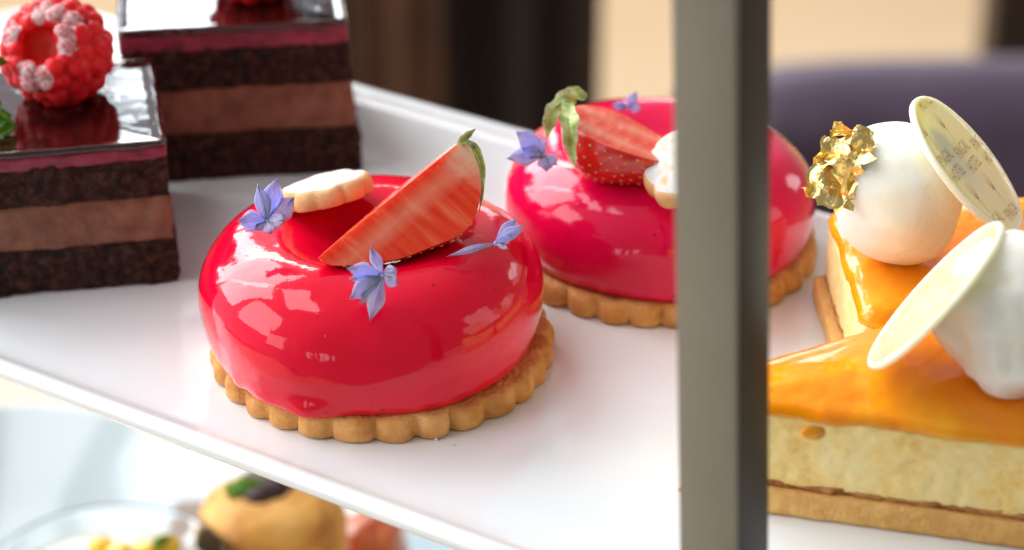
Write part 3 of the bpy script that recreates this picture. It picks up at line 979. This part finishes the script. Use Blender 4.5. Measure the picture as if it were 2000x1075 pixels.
choc_cake('layered chocolate cake slice farther back, cut off by the top of the picture', (-1.1, 8.82), (-0.992, -0.128), 5.55, 4.8,
          [1.25, 2.45, 3.50, 3.90, 4.06], 23.0, 0.25)

# ------------------------------------------------------------------ raspberries
def raspberry(label, c, axis, size, seed, spin=0.0):
    t = thing('raspberry', label, 'raspberry', c, 'raspberries on the chocolate cakes')
    c = Vector(c); q = Vector(axis).normalized().to_track_quat('Z', 'Y') @ Euler((0, 0, R(spin))).to_quaternion()
    mtx = Matrix.Translation(c) @ q.to_matrix().to_4x4() @ Matrix.Scale(size, 4)
    rnd = random.Random(seed)
    sug = []
    bm = bmesh.new()
    rows = [(37, 12, 0.20), (53, 15, 0.215), (71, 18, 0.22), (89, 19, 0.22), (107, 18, 0.22), (125, 14, 0.22), (143, 10, 0.22), (162, 5, 0.22)]
    for ri, (th, n, r) in enumerate(rows):
        for k in range(n):
            a = 2 * PI * (k + 0.5 * (ri % 2)) / n + rnd.uniform(-0.09, 0.09)
            th2 = R(th + rnd.uniform(-4, 4))
            rad = 0.97
            p = Vector((rad * math.sin(th2) * math.cos(a), rad * math.sin(th2) * math.sin(a), rad * 1.12 * math.cos(th2)))
            if ri == 0: p.z -= 0.06
            nrm = p.normalized()
            rr = r * rnd.uniform(0.88, 1.12)
            before = len(bm.faces)
            mt = Matrix.Translation(p) @ nrm.to_track_quat('Z', 'Y').to_matrix().to_4x4() @ Matrix.Diagonal((rr, rr * 1.05, rr * 1.0, 1))
            res = bmesh.ops.create_icosphere(bm, subdivisions=3, radius=1, matrix=mt)
            sugar = (ri == 0 and k in (0, 1, 2, 3, 5, 8, 9)) or (ri == 1 and k in (1, 10))
            if sugar: sug.append(p + nrm * rr * 0.8)
    # melt the touching drupelets together
    tm = bpy.data.meshes.new('melt'); bm.to_mesh(tm); bm.free()
    to = bpy.data.objects.new('melt', tm); COL.objects.link(to)
    md = to.modifiers.new('r', 'REMESH'); md.mode = 'VOXEL'; md.voxel_size = 0.028
    ms = to.modifiers.new('s', 'SMOOTH'); ms.factor = 0.6; ms.iterations = 6
    bpy.context.view_layer.update()
    me2 = bpy.data.meshes.new_from_object(to.evaluated_get(bpy.context.evaluated_depsgraph_get()))
    bpy.data.objects.remove(to)
    bm = bmesh.new(); bm.from_mesh(me2)
    for f in bm.faces:
        cc = f.calc_center_median()
        if sug and min((cc - q_).length for q_ in sug) < 0.25 + 0.12 * nz(cc, 4, seed): f.material_index = 1
    bmesh.ops.transform(bm, matrix=mtx, verts=bm.verts)
    obj('drupelets', bm, [M['raspberry'], M['sugar_berry']], t)
    bm = bmesh.new()
    prof = [(0.30, 1.08), (0.52, 0.98), (0.46, 0.80), (0.40, 0.4), (0.30, -0.1), (0.12, -0.35), (0.02, -0.4)]
    prof2 = [(1.0, 0.0), (0.92, 0.5), (0.72, 0.80), (0.56, 0.86), (0.50, 0.76), (0.46, 0.62), (0.36, 0.48), (0.16, 0.40), (0.02, 0.38)]
    body = [(0.02, -1.08), (0.45, -1.0), (0.85, -0.62)] + prof2
    revolve(bm, body, (0, 0, 0), 40, cap=True)
    bmesh.ops.transform(bm, matrix=mtx, verts=bm.verts)
    obj('hollow_core', bm, M['raspberry_inner'], t)
    # downy hairs on the drupelets
    bm = bmesh.new()
    for _ in range(34):
        a = rnd.uniform(0, 2 * PI); th = R(rnd.uniform(25, 110))
        p = Vector((math.sin(th) * math.cos(a), math.sin(th) * math.sin(a), 1.1 * math.cos(th))) * 1.22
        d = (p.normalized() + Vector((rnd.uniform(-.6, .6), rnd.uniform(-.6, .6), rnd.uniform(-.6, .6)))).normalized()
        e_ = p + d * rnd.uniform(0.10, 0.2)
        s = d.orthogonal().normalized() * 0.008; s2 = d.cross(s).normalized() * 0.008
        a1 = [bm.verts.new(p + s), bm.verts.new(p - s * 0.5 + s2), bm.verts.new(p - s * 0.5 - s2)]; ap = bm.verts.new(e_)
        for i in range(3): bm.faces.new((a1[i], a1[(i + 1) % 3], ap))
    bmesh.ops.transform(bm, matrix=mtx, verts=bm.verts)
    obj('hairs', bm, M['raspberry'], t)
raspberry('big red raspberry dusted with sugar on the left chocolate cake, hollow side to the camera', tuple(PX(112, 101, 56.6)), FRONT + Vector((-0.22, 0, 0.06)), 1.10, 4, 10)
raspberry('raspberry on the back chocolate cake, cut off by the top of the picture', tuple(PX(492, -92, 60.6)), FRONT + Vector((0.3, 0, 0.9)), 1.08, 8, 40)

def leaf(label, c, dirs, length, width, seed, grp='mint leaves on the left cake'):
    t = thing('mint_leaf', label, 'leaf', c, grp)
    bm = bmesh.new()
    c = Vector(c)
    for k, (dx, dz, L, wv) in enumerate(dirs):
        d = (RIGHT * dx + UP * dz).normalized()
        side = d.cross(FRONT).normalized()
        n = 12; m = 9; top = []; bot = []
        for i in range(n + 1):
            f = i / n
            half = wv * 0.5 * math.sin(PI * min(1, 0.06 + 0.94 * f)) ** 0.7 * (1 + 0.10 * math.sin(f * 26)) + 0.01
            r1, r2 = [], []
            for j in range(m):
                g = -1 + 2 * j / (m - 1)
                p = c + d * (f * L) + side * (g * half) + FRONT * (0.12 * abs(g) + 0.05 * math.sin(f * 14 + abs(g) * 5) - 0.25 * f * f)
                r1.append(bm.verts.new(p)); r2.append(bm.verts.new(p - FRONT * 0.03))
            top.append(r1); bot.append(r2)
        for i in range(n):
            for j in range(m - 1):
                bm.faces.new((top[i][j], top[i + 1][j], top[i + 1][j + 1], top[i][j + 1]))
                bm.faces.new((bot[i][j], bot[i][j + 1], bot[i + 1][j + 1], bot[i + 1][j]))
            bm.faces.new((top[i][0], bot[i][0], bot[i + 1][0], top[i + 1][0]))
            bm.faces.new((top[i][-1], top[i + 1][-1], bot[i + 1][-1], bot[i][-1]))
        for j in range(m - 1):
            bm.faces.new((top[n][j], bot[n][j], bot[n][j + 1], top[n][j + 1]))
            bm.faces.new((top[0][j], top[0][j + 1], bot[0][j + 1], bot[0][j]))
    obj('blade', bm, M['leaf'], t)
leaf('green mint leaf at the left picture edge, lying on the front chocolate cake', tuple(PX(-45, 240, 55.2)), [(1, 0.25, 0.75, 0.55), (1, -0.1, 0.85, 0.62), (0.8, 0.8, 0.7, 0.4)], 1, 1, 1)
leaf('tip of a green mint leaf behind the raspberry at the left picture edge', tuple(PX(-30, 120, 55.6)), [(1, 0.0, 0.48, 0.25)], 1, 1, 2)

# ------------------------------------------------------------------ orange cake slices
def orange_cake(label, cs, base_cs, z, seed, rads, dome):
    cx = sum(p[0] for p in cs) / len(cs); cy = sum(p[1] for p in cs) / len(cs)
    t = thing('orange_cake', label, 'cake', (cx, cy, 0.02), 'orange glazed sponge cake slices')
    def make(name, pts, z0, z1, ins, amp, fr, mat, sd, step=0.07, zamp=0.0, r=0.06, pstep=0.07):
        ol, nn = rounded_poly(pts, r, pstep, 3)
        bm = bmesh.new()
        loft(bm, ol, nn, zs(z0, z1, step, ins), disp=side_disp(amp, fr, sd, zamp))
        return obj(name, bm, mat, t)
    make('shortcrust_base', base_cs, 0.02, z[0], 0.0, 0.02, 2.0, M['shortcrust'], seed)
    make('baked_crust', cs, z[0] - 0.01, z[0] + 0.14, 0.0, 0.05, 2.6, M['crust'], seed + 1, zamp=0.05)
    make('sponge', cs, z[0] + 0.08, z[1], 0.0, 0.03, 3.2, M['sponge_yellow'], seed + 2, zamp=0.03)
    ol, nn = rounded_poly(cs, rads, 0.08, 6)
    bm = bmesh.new()
    z0, z1 = z[1] - 0.06, z[2]
    d = z1 - z0
    prof = [(0.2, z0), (-0.01, z0 + 0.01), (-0.035, z0 + d * 0.25), (-0.02, z0 + d * 0.45), (0.04, z0 + d * 0.68), (0.13, z0 + d * 0.85), (0.26, z1 - d * 0.05), (0.32, z1, 0.97), (0.32, z1 + dome * 0.35, 0.90), (0.32, z1 + dome * 0.7, 0.78), (0.32, z1 + dome * 0.9, 0.6), (0.32, z1 + dome, 0.3), (0.32, z1 + dome, 0.05)]
    def gd(p, k):
        if k >= 4: return 0.05 * nz(p, 1.3, seed + 12), 0
        return 0.05 * nz(p, 1.3, seed + 12) + 0.015 * nz(p, 4, seed + 14), (0.035 * nz(p, 1.3, seed + 15) if k >= 3 else 0.07 * nz(p, 1.1, seed + 16))
    loft(bm, ol, nn, prof, disp=gd)
    obj('orange_glaze', bm, M['orange_glaze'], t)
    return t
front_cs = [(7.05, -5.84), (14.4, -7.68), (14.9, -1.9), (10.32, -2.95), (7.35, -4.55)]
fb = [(6.95, -5.95), (14.5, -7.82), (15.0, -1.8), (10.3, -2.85), (7.25, -4.45)]
orange_cake('orange glazed sponge cake slice nearest the camera at the lower right', front_cs, fb, (0.58, 2.24, 2.52), 31.0, [0.42, 0.36, 0.36, 0.42, 0.42], 0.16)
rear_cs = [(10.03, -2.42), (15.6, -1.55), (15.6, 3.2), (9.86, 2.42)]
rb2 = [(9.80, -2.47), (15.8, -1.6), (15.8, 3.35), (9.62, 2.55)]
orange_cake('orange glazed sponge cake slice farther back carrying a cream ball with gold leaf', rear_cs, rb2, (0.52, 2.02, 2.40), 51.0, [0.34, 0.34, 0.34, 0.34], 0.06)

def blob(name, label, cat, c, prof, mat, seed, axis=(0, 0, 1), amp=0.05, fr=0.8, grp=None, ridges=0.0, sq=(1, 1, 1)):
    bm = bmesh.new()
    def fn(r, z, a):
        p = Vector((r * math.cos(a), r * math.sin(a), z))
        return r * (1 + ridges * math.sin(3 * a + seed) * max(0, -z) + 0.35 * ridges * max(0, math.sin(2 * a + 2.2 * z + seed)) ** 6 * (abs(z) < 1.2)) + min(1, r) * (amp * nz(p, fr, seed) + amp * 0.35 * nz(p, fr * 3, seed)), z + 0.5 * amp * nz(p, fr, seed + 7)
    revolve(bm, [(p.x, p.y) for p in spline(prof, 6)], (0, 0, 0), 96, fn)
    q = Vector(axis).normalized().to_track_quat('Z', 'Y')
    bmesh.ops.transform(bm, matrix=Matrix.Translation(c) @ q.to_matrix().to_4x4() @ Matrix.Diagonal((*sq, 1)), verts=bm.verts)
    o = obj(name, bm, mat, loc=c)
    return tag(o, label, cat, grp)
CREAM = [(0.03, -1.55), (0.35, -1.50), (0.80, -1.22), (1.18, -0.70), (1.34, -0.05), (1.30, 0.50), (1.05, 1.02), (0.62, 1.36), (0.25, 1.46), (0.03, 1.48)]
blob('cream_ball', 'round white cream ball with gold leaf on the farther orange cake', 'cream', tuple(PX(1753, 381, 51.9)), CREAM, M['cream'], 3.3,
     axis=(-0.10, -0.18, 1), amp=0.16, fr=0.6, grp='cream balls on the orange cakes', ridges=0.05)
CREAM2 = [(0.03, -1.45), (0.30, -1.55), (0.75, -1.50), (1.10, -1.10), (1.34, -0.4), (1.40, 0.30), (1.22, 0.95), (0.80, 1.40), (0.35, 1.55), (0.03, 1.58)]
blob('cream_ball', 'blurred white cream ball at the right picture edge on the nearest orange cake', 'cream', tuple(PX(1985, 602, 47.2)), CREAM2, M['cream'], 8.3,
     axis=(0.15, -0.15, 1), amp=0.30, fr=0.95, grp='cream balls on the orange cakes', ridges=0.10, sq=(1.0, 1.0, 0.95))

# chocolate discs with printed lettering
def glyph_trident(bm, cx, cy, s):
    """little three-pronged spray with dotted stem, flat ink"""
    def quad(x0, y0, x1, y1, w):
        a = Vector((x0, y0)); b = Vector((x1, y1)); d = (b - a).normalized(); nn_ = Vector((-d.y, d.x)) * w
        vs = [bm.verts.new((cx + s * q.x, cy + s * q.y, 0)) for q in (a - nn_, b - nn_ * 0.5, b + nn_ * 0.5, a + nn_)]
        bm.faces.new(vs)
    for dx in (-1, 0, 1):
        quad(dx * 0.05, -0.02, dx * 0.16, 0.26 + (0.06 if dx == 0 else 0), 0.014)
        quad(dx * 0.16, 0.24 + (0.06 if dx == 0 else 0), dx * 0.17, 0.40 + (0.06 if dx == 0 else 0), 0.008)
        for q in range(3):
            quad(dx * (0.06 + 0.03 * q) - 0.02, 0.02 + 0.05 * q, dx * (0.06 + 0.03 * q) + 0.02, 0.04 + 0.05 * q, 0.006)
    quad(-0.07, -0.03, 0.07, -0.03, 0.016)
    quad(-0.035, -0.10, 0.035, -0.10, 0.014)
    for q in range(6):
        quad(-0.022, -0.17 - 0.055 * q, 0.022, -0.17 - 0.055 * q, 0.014)

def text_bm(body, size):
    cu = bpy.data.curves.new('lettering', 'FONT'); cu.body = body; cu.size = size
    cu.align_x = 'CENTER'; cu.align_y = 'CENTER'; cu.resolution_u = 3; cu.offset = -0.006 * size / 0.36; cu.space_character = 1.12
    o = bpy.data.objects.new('lettering', cu); COL.objects.link(o)
    bpy.context.view_layer.update()
    me = bpy.data.meshes.new_from_object(o.evaluated_get(bpy.context.evaluated_depsgraph_get()))
    bpy.data.objects.remove(o); bpy.data.curves.remove(cu)
    return me

def choc_disc(label, c, normal, updir, rad, th, ink='print', seed=0):
    c = Vector(c)
    t = thing('chocolate_disc', label, 'chocolate disc', c, 'printed white chocolate discs')
    nrm = Vector(normal).normalized(); up = Vector(updir); up = (up - nrm * up.dot(nrm)).normalized(); xr = up.cross(nrm).normalized()
    mtx = Matrix.Translation(c) @ Matrix((xr, up, nrm)).transposed().to_4x4()
    bm = bmesh.new()
    def fn(r, z, a):
        return r + (0.02 * nz((math.cos(a) * 2, math.sin(a) * 2, z), 1.2, seed) + 0.008 * nz((math.cos(a) * 9, math.sin(a) * 9, z * 3), 1.2, seed)) * (r > rad * 0.8), z
    rings = revolve(bm, [(rad - 0.14, -th), (rad - 0.02, -th + 0.01), (rad, -th * 0.6), (rad, -th * 0.15), (rad - 0.02, 0.0), (rad - 0.07, 0.0), (rad - 0.09, -0.012), (rad - 0.4, -0.012), (0.3, -0.012)], (0, 0, 0), 96, fn)
    bm.faces.ensure_lookup_table()
    for f in bm.faces:
        if f.calc_center_median().z > -0.02 and f.calc_center_median().xy.length < rad - 0.085: f.material_index = 1
    bmesh.ops.transform(bm, matrix=mtx, verts=bm.verts)
    o = obj('disc', bm, [M['white_choc_rim'], M['white_choc']], t)
    sharp(o, 50)
    # printed pattern
    bm = bmesh.new()
    me1 = text_bm('FINGAL', 0.36); me2 = text_bm('HOTEL', 0.36)
    def put(me, x, y):
        k = len(bm.verts)
        bm.from_mesh(me); bm.verts.ensure_lookup_table()
        for v in bm.verts[k:]:
            v.co = Vector((v.co.x * 0.78 + x, v.co.y * 1.15 + y, 0))
    pitch_x, pitch_y = 1.26, 1.66
    for i in range(-2, 3):
        for j in range(-2, 3):
            x = i * pitch_x + 0.25; y = j * pitch_y - 0.16 * i + 0.1
            put(me1, x, y + 0.19); put(me2, x, y - 0.21)
            glyph_trident(bm, x, y + pitch_y / 2 - 0.02, 0.85)
    for k in range(48):       # clip the pattern at the disc's rim
        a = 2 * PI * k / 48
        bmesh.ops.bisect_plane(bm, geom=bm.verts[:] + bm.edges[:] + bm.faces[:], plane_co=(math.cos(a) * (rad - 0.12), math.sin(a) * (rad - 0.12), 0),
                               plane_no=(math.cos(a), math.sin(a), 0), clear_outer=True)
    for v in bm.verts: v.co.z = -0.007
    bmesh.ops.transform(bm, matrix=mtx, verts=bm.verts)
    base = c
    for v in bm.verts: v.co = (v.co - base) * CM
    me = bpy.data.meshes.new('printed_pattern'); bm.to_mesh(me); bm.free(); me.materials.append(M[ink])
    p = bpy.data.objects.new('printed_pattern', me); COL.objects.link(p); p.parent = t
    return t

# rear disc leans on the cream ball; its printed face looks right and towards the camera
d1 = (RIGHT * 0.63 + UP * -0.78)          # long axis direction in the picture (down to the right)
perp1 = (RIGHT * 0.78 + UP * 0.63)
n1 = perp1 * 0.90 + FRONT * 0.46
jam_spot = bmesh.new()
pj = Vector((8.62, -6.235, 1.93))
bmesh.ops.create_icosphere(jam_spot, subdivisions=3, radius=1, matrix=Matrix.Translation(pj) @ Matrix.Diagonal((0.24, 0.07, 0.15, 1)))
for v in jam_spot.verts: v.co += (v.co - pj) * 0.45 * nz(v.co, 4, 2)
tag(obj('glaze_drip', jam_spot, M['orange_glaze'], loc=pj), 'small orange drop of glaze on the cut side of the nearest orange cake', 'glaze drop')
choc_disc('printed white chocolate disc leaning right on the cream ball with gold leaf', tuple(PX(1893, 318, 51.6)), n1, -d1 + BACK * 0.0, 1.74, 0.15, seed=1)
d2 = (RIGHT * 0.66 + UP * 0.75)
perp2 = (RIGHT * -0.75 + UP * 0.66)
n2 = perp2 * 0.99 + FRONT * 0.05
choc_disc('blurred white chocolate disc leaning left against the nearest cream ball', tuple(PX(1822, 573, 47.3)), n2, d2, 1.84, 0.14, ink='print_faint', seed=5)

# gold leaf
def gold_leaf():
    c = PX(1648, 322, 50.9)
    t = thing('gold_leaf', 'crumpled gold leaf stuck to the left of the cream ball', 'gold leaf', tuple(c))
    bm = bmesh.new()
    rnd = random.Random(5)
    def sheet(ctr, ex, ey, w_, h_, amp, seed, n=15):
        grid = []
        nrm = ex.cross(ey).normalized()
        for i in range(n + 1):
            row = []
            for j in range(n + 1):
                u = i / n - 0.5; v_ = j / n - 0.5
                e1 = 1 + 0.28 * noise.noise(Vector((v_ * 5, seed, 0.3))); e2 = 1 + 0.28 * noise.noise(Vector((u * 5, seed, 7.3)))
                p = ctr + ex * (u * w_ * e1) + ey * (v_ * h_ * e2)
                q = Vector((u * w_, v_ * h_, seed))
                ridge = abs(noise.noise(q * 1.5)) * 2.4 + abs(noise.noise(q * 4.1 + Vector((3, 1, 0)))) * 0.5
                p += nrm * (amp * 0.6 * (ridge - 0.6)) + ex * (0.10 * noise.noise(q * 3 + Vector((9, 0, 0)))) + ey * (0.10 * noise.noise(q * 3 + Vector((0, 9, 0))))
                row.append(bm.verts.new(p))
            grid.append(row)
        for i in range(n):
            for j in range(n):
                a, b, c_, d = grid[i][j], grid[i + 1][j], grid[i + 1][j + 1], grid[i][j + 1]
                if rnd.random() < 0.5: bm.faces.new((a, b, c_)); bm.faces.new((a, c_, d))
                else: bm.faces.new((a, b, d)); bm.faces.new((b, c_, d))
    e = RIGHT; u = UP
    sheet(PX(1632, 340, 50.9), (e * 0.8 - u * 0.45 + FRONT * .2).normalized(), (u * 0.85 + e * 0.45).normalized(), 1.0, 1.25, 0.28, 1.0)
    sheet(PX(1662, 295, 50.8), (e * 0.95 + u * 0.1 + FRONT * .3).normalized(), (u * 0.75 + BACK * 0.5 + e * .2).normalized(), 1.05, 0.8, 0.30, 4.0)
    sheet(PX(1664, 350, 50.7), (e * 0.6 + u * 0.5).normalized(), (u * 0.8 - e * 0.4 + FRONT * 0.4).normalized(), 0.6, 0.9, 0.25, 8.0)
    sheet(PX(1662, 262, 50.9), (e * 0.9 - u * 0.3).normalized(), (u * 0.6 + FRONT * 0.7).normalized(), 0.85, 0.4, 0.22, 11.0)
    sheet(PX(1630, 385, 50.9), (e * 0.9 - u * 0.1).normalized(), (u * 0.8 + BACK * 0.4).normalized(), 0.65, 0.5, 0.16, 15.0)
    o = obj('foil', bm, M['gold'], t)
    sharp(o, 22)
gold_leaf()

# ------------------------------------------------------------------ lower tier, all blurred
def round_dish(name, label, c, rad, h, mat, group=None, lip=0.3):
    bm = bmesh.new()
    prof = [(rad * 0.45, 0.0), (rad * 0.55, 0.05), (rad * 0.97, h - 0.15), (rad, h), (rad - lip * 0.4, h + 0.05), (rad - lip, h - 0.08), (rad * 0.72, h * 0.55), (rad * 0.55, 0.35), (0.3, 0.32)]
    revolve(bm, prof, c, 96)
    o = obj(name, bm, mat, loc=c)
    return tag(o, label, 'plate', group)
round_dish('round_plate', 'pale bluish white round plate, blurred on the table below at the left', (-15.5, 18.8, -24.95), 12.5, 4.2, M['blue_plate'])

low_t = thing('lower_plate', 'white rectangular lower plate of the stand, blurred below the upper plate', 'plate', (-2, 14, -16.3))
def lower_plate():
    cs = [(-14.5, 8.6), (3.4, 8.6), (3.4, 19.2), (-14.5, 19.2)]
    ol, nn = rounded_poly([(-18.5, 2.4), (1.6, 1.0), (-0.6, 17.8), (-5.0, 18.2), (-8.0, 13.6), (-17.6, 12.6)], 1.35, 0.8, 10)
    bm = bmesh.new()
    loft(bm, ol, nn, [(0.9, -16.3), (0.2, -16.1), (0, -15.8), (0.08, -15.62), (0.3, -15.6), (0.6, -15.72), (1.0, -15.78), (1.3, -15.78)])
    obj('plate_body', bm, M['porcelain'], low_t)
lower_plate()
tag(obj('serving_board', box_bm(-8.2, -3.0, 15.0, 21.0, -18.6, -18.0, 0.2), M['dark_board'], loc=(-2, 22, -21.6)), 'brown wooden board blurred between the lower plates', 'board')
tag(obj('napkin', box_bm(-2.5, 9.0, 20.0, 33.0, -24.95, -24.4, 0.2), M['napkin'], loc=(2, 26, -24.95)), 'grey blue napkin on the table under the stand', 'napkin')

def puff():
    c = Vector((-4.0, 11.8, -16.0 + 0.24))
    t = thing('puff_pastry', 'round golden puff pastry with dark jam and a green leaf, below the front tart', 'pastry', tuple(c))
    bm = bmesh.new()
    prof = [(1.5, 0.0), (1.95, 0.15), (2.10, 0.7), (2.0, 1.0), (2.12, 1.35), (2.05, 1.8), (2.1, 2.4), (2.12, 3.0), (1.95, 3.6), (1.5, 4.0), (0.9, 4.15), (0.2, 4.2)]
    revolve(bm, [(p.x, p.y) for p in spline(prof, 4)], tuple(c), 72, lambda r, z, a: (r + 0.12 * nz((math.cos(a) * 2, math.sin(a) * 2, z * 2), 1, 3), z))
    obj('pastry_body', bm, M['puff'], t)
    bm = bmesh.new()
    revolve(bm, [(p.x, p.y) for p in spline([(0.7, 3.95), (0.85, 4.08), (0.75, 4.3), (0.45, 4.42), (0.1, 4.46)], 4)], tuple(c + Vector((-0.2, 0.3, 0))), 48, lambda r, z, a: (r + 0.15 * nz((math.cos(a) * 2, math.sin(a) * 2, z), 1, 5), z))
    obj('jam_topping', bm, M['jam'], t)
    bm = bmesh.new()
    leaf_strip(bm, [c + Vector((-1.1, -0.5, 4.4)), c + Vector((-0.7, -0.8, 4.9)), c + Vector((0.0, -0.6, 5.0))], 0.6, 1, thick=0.1)
    obj('leaf', bm, M['leaf'], t)
puff()
blob('chutney_dollop', 'small orange red chutney heap blurred beside the golden pastry', 'chutney', (-1.45, 14.6, -15.05), [(0.6, -0.72), (0.95, -0.6), (1.05, -0.1), (0.8, 0.4), (0.3, 0.62), (0.03, 0.65)], M['chutney'], 2.0, amp=0.3, fr=1.4)

def jar():
    c = Vector((-8.15, 8.4, -15.77))
    t = thing('dessert_glass', 'round glass of white cream topped with yellow fruit at the lower left corner', 'glass', tuple(c))
    bm = bmesh.new()
    prof = [(0.3, 0.0), (2.5, 0.0), (2.95, 0.3), (3.3, 1.5), (3.5, 3.6), (3.45, 3.75), (3.33, 3.7), (3.27, 3.5), (3.05, 1.5), (2.75, 0.45), (2.4, 0.25), (0.3, 0.25)]
    revolve(bm, prof, tuple(c), 80)
    obj('glass_bowl', bm, M['glass'], t)
    bm = bmesh.new()
    revolve(bm, [(0.3, 0.27), (2.3, 0.28), (2.72, 0.6), (3.0, 1.5), (3.12, 3.0), (3.0, 3.2), (1.5, 3.35), (0.2, 3.4)], tuple(c), 64, lambda r, z, a: (r, z + (0.12 * nz((r * math.cos(a), r * math.sin(a), 0), 1.2, 3) if z > 2.7 else 0)))
    obj('cream_filling', bm, M['white_cream'], t)
    rnd = random.Random(3)
    for k in range(5):
        a = rnd.uniform(0, 2 * PI); r = rnd.uniform(0.2, 2.0)
        if k < 4: p = c + Vector((-0.4 + 0.6 * k, rnd.uniform(1.3, 2.4), 3.5))
        else: p = c + Vector((r * math.cos(a) - 0.6, r * math.sin(a), 3.45))
        bm = bmesh.new()
        bmesh.ops.create_icosphere(bm, subdivisions=3, radius=1, matrix=Matrix.Translation(p) @ Matrix.Diagonal((0.42, 0.36, 0.24, 1)))
        for v in bm.verts: v.co += Vector((0, 0, 0.12)) * nz(v.co, 2.5, k)
        obj('fruit_piece' if k < 5 else 'berry', bm, M['yellow_fruit'] if k < 5 else M['jam'], t)
    bm = bmesh.new()
    leaf_strip(bm, [c + Vector((1.1, 1.5, 3.6)), c + Vector((1.3, 1.6, 3.8)), c + Vector((1.6, 1.8, 3.8))], 0.35, 1, thick=0.08)
    obj('leaf', bm, M['leaf'], t)
jar()

# crumbs
rnd = random.Random(11)
for k, (x, y) in enumerate([(852, 858), (887, 868), (1331, 957)]):
    d = PX(x, y, 1) - CAM
    p = CAM + d * ((0.03 - CAM.z) / d.z)
    bm = bmesh.new()
    bmesh.ops.create_icosphere(bm, subdivisions=2, radius=(0.035, 0.025, 0.06)[k], matrix=Matrix.Translation(p))
    for v in bm.verts: v.co += (v.co - p) * 0.5 * nz(v.co, 20, k)
    tag(obj('crumb', bm, M['sugar_top'] if k < 2 else M['biscuit'], loc=p),
        ('tiny white sugar crumb close to the front tart biscuit', 'tiny pale crumb right of the other sugar crumb', 'brown biscuit crumb beside the metal post')[k], 'crumb', 'crumbs on the plate')
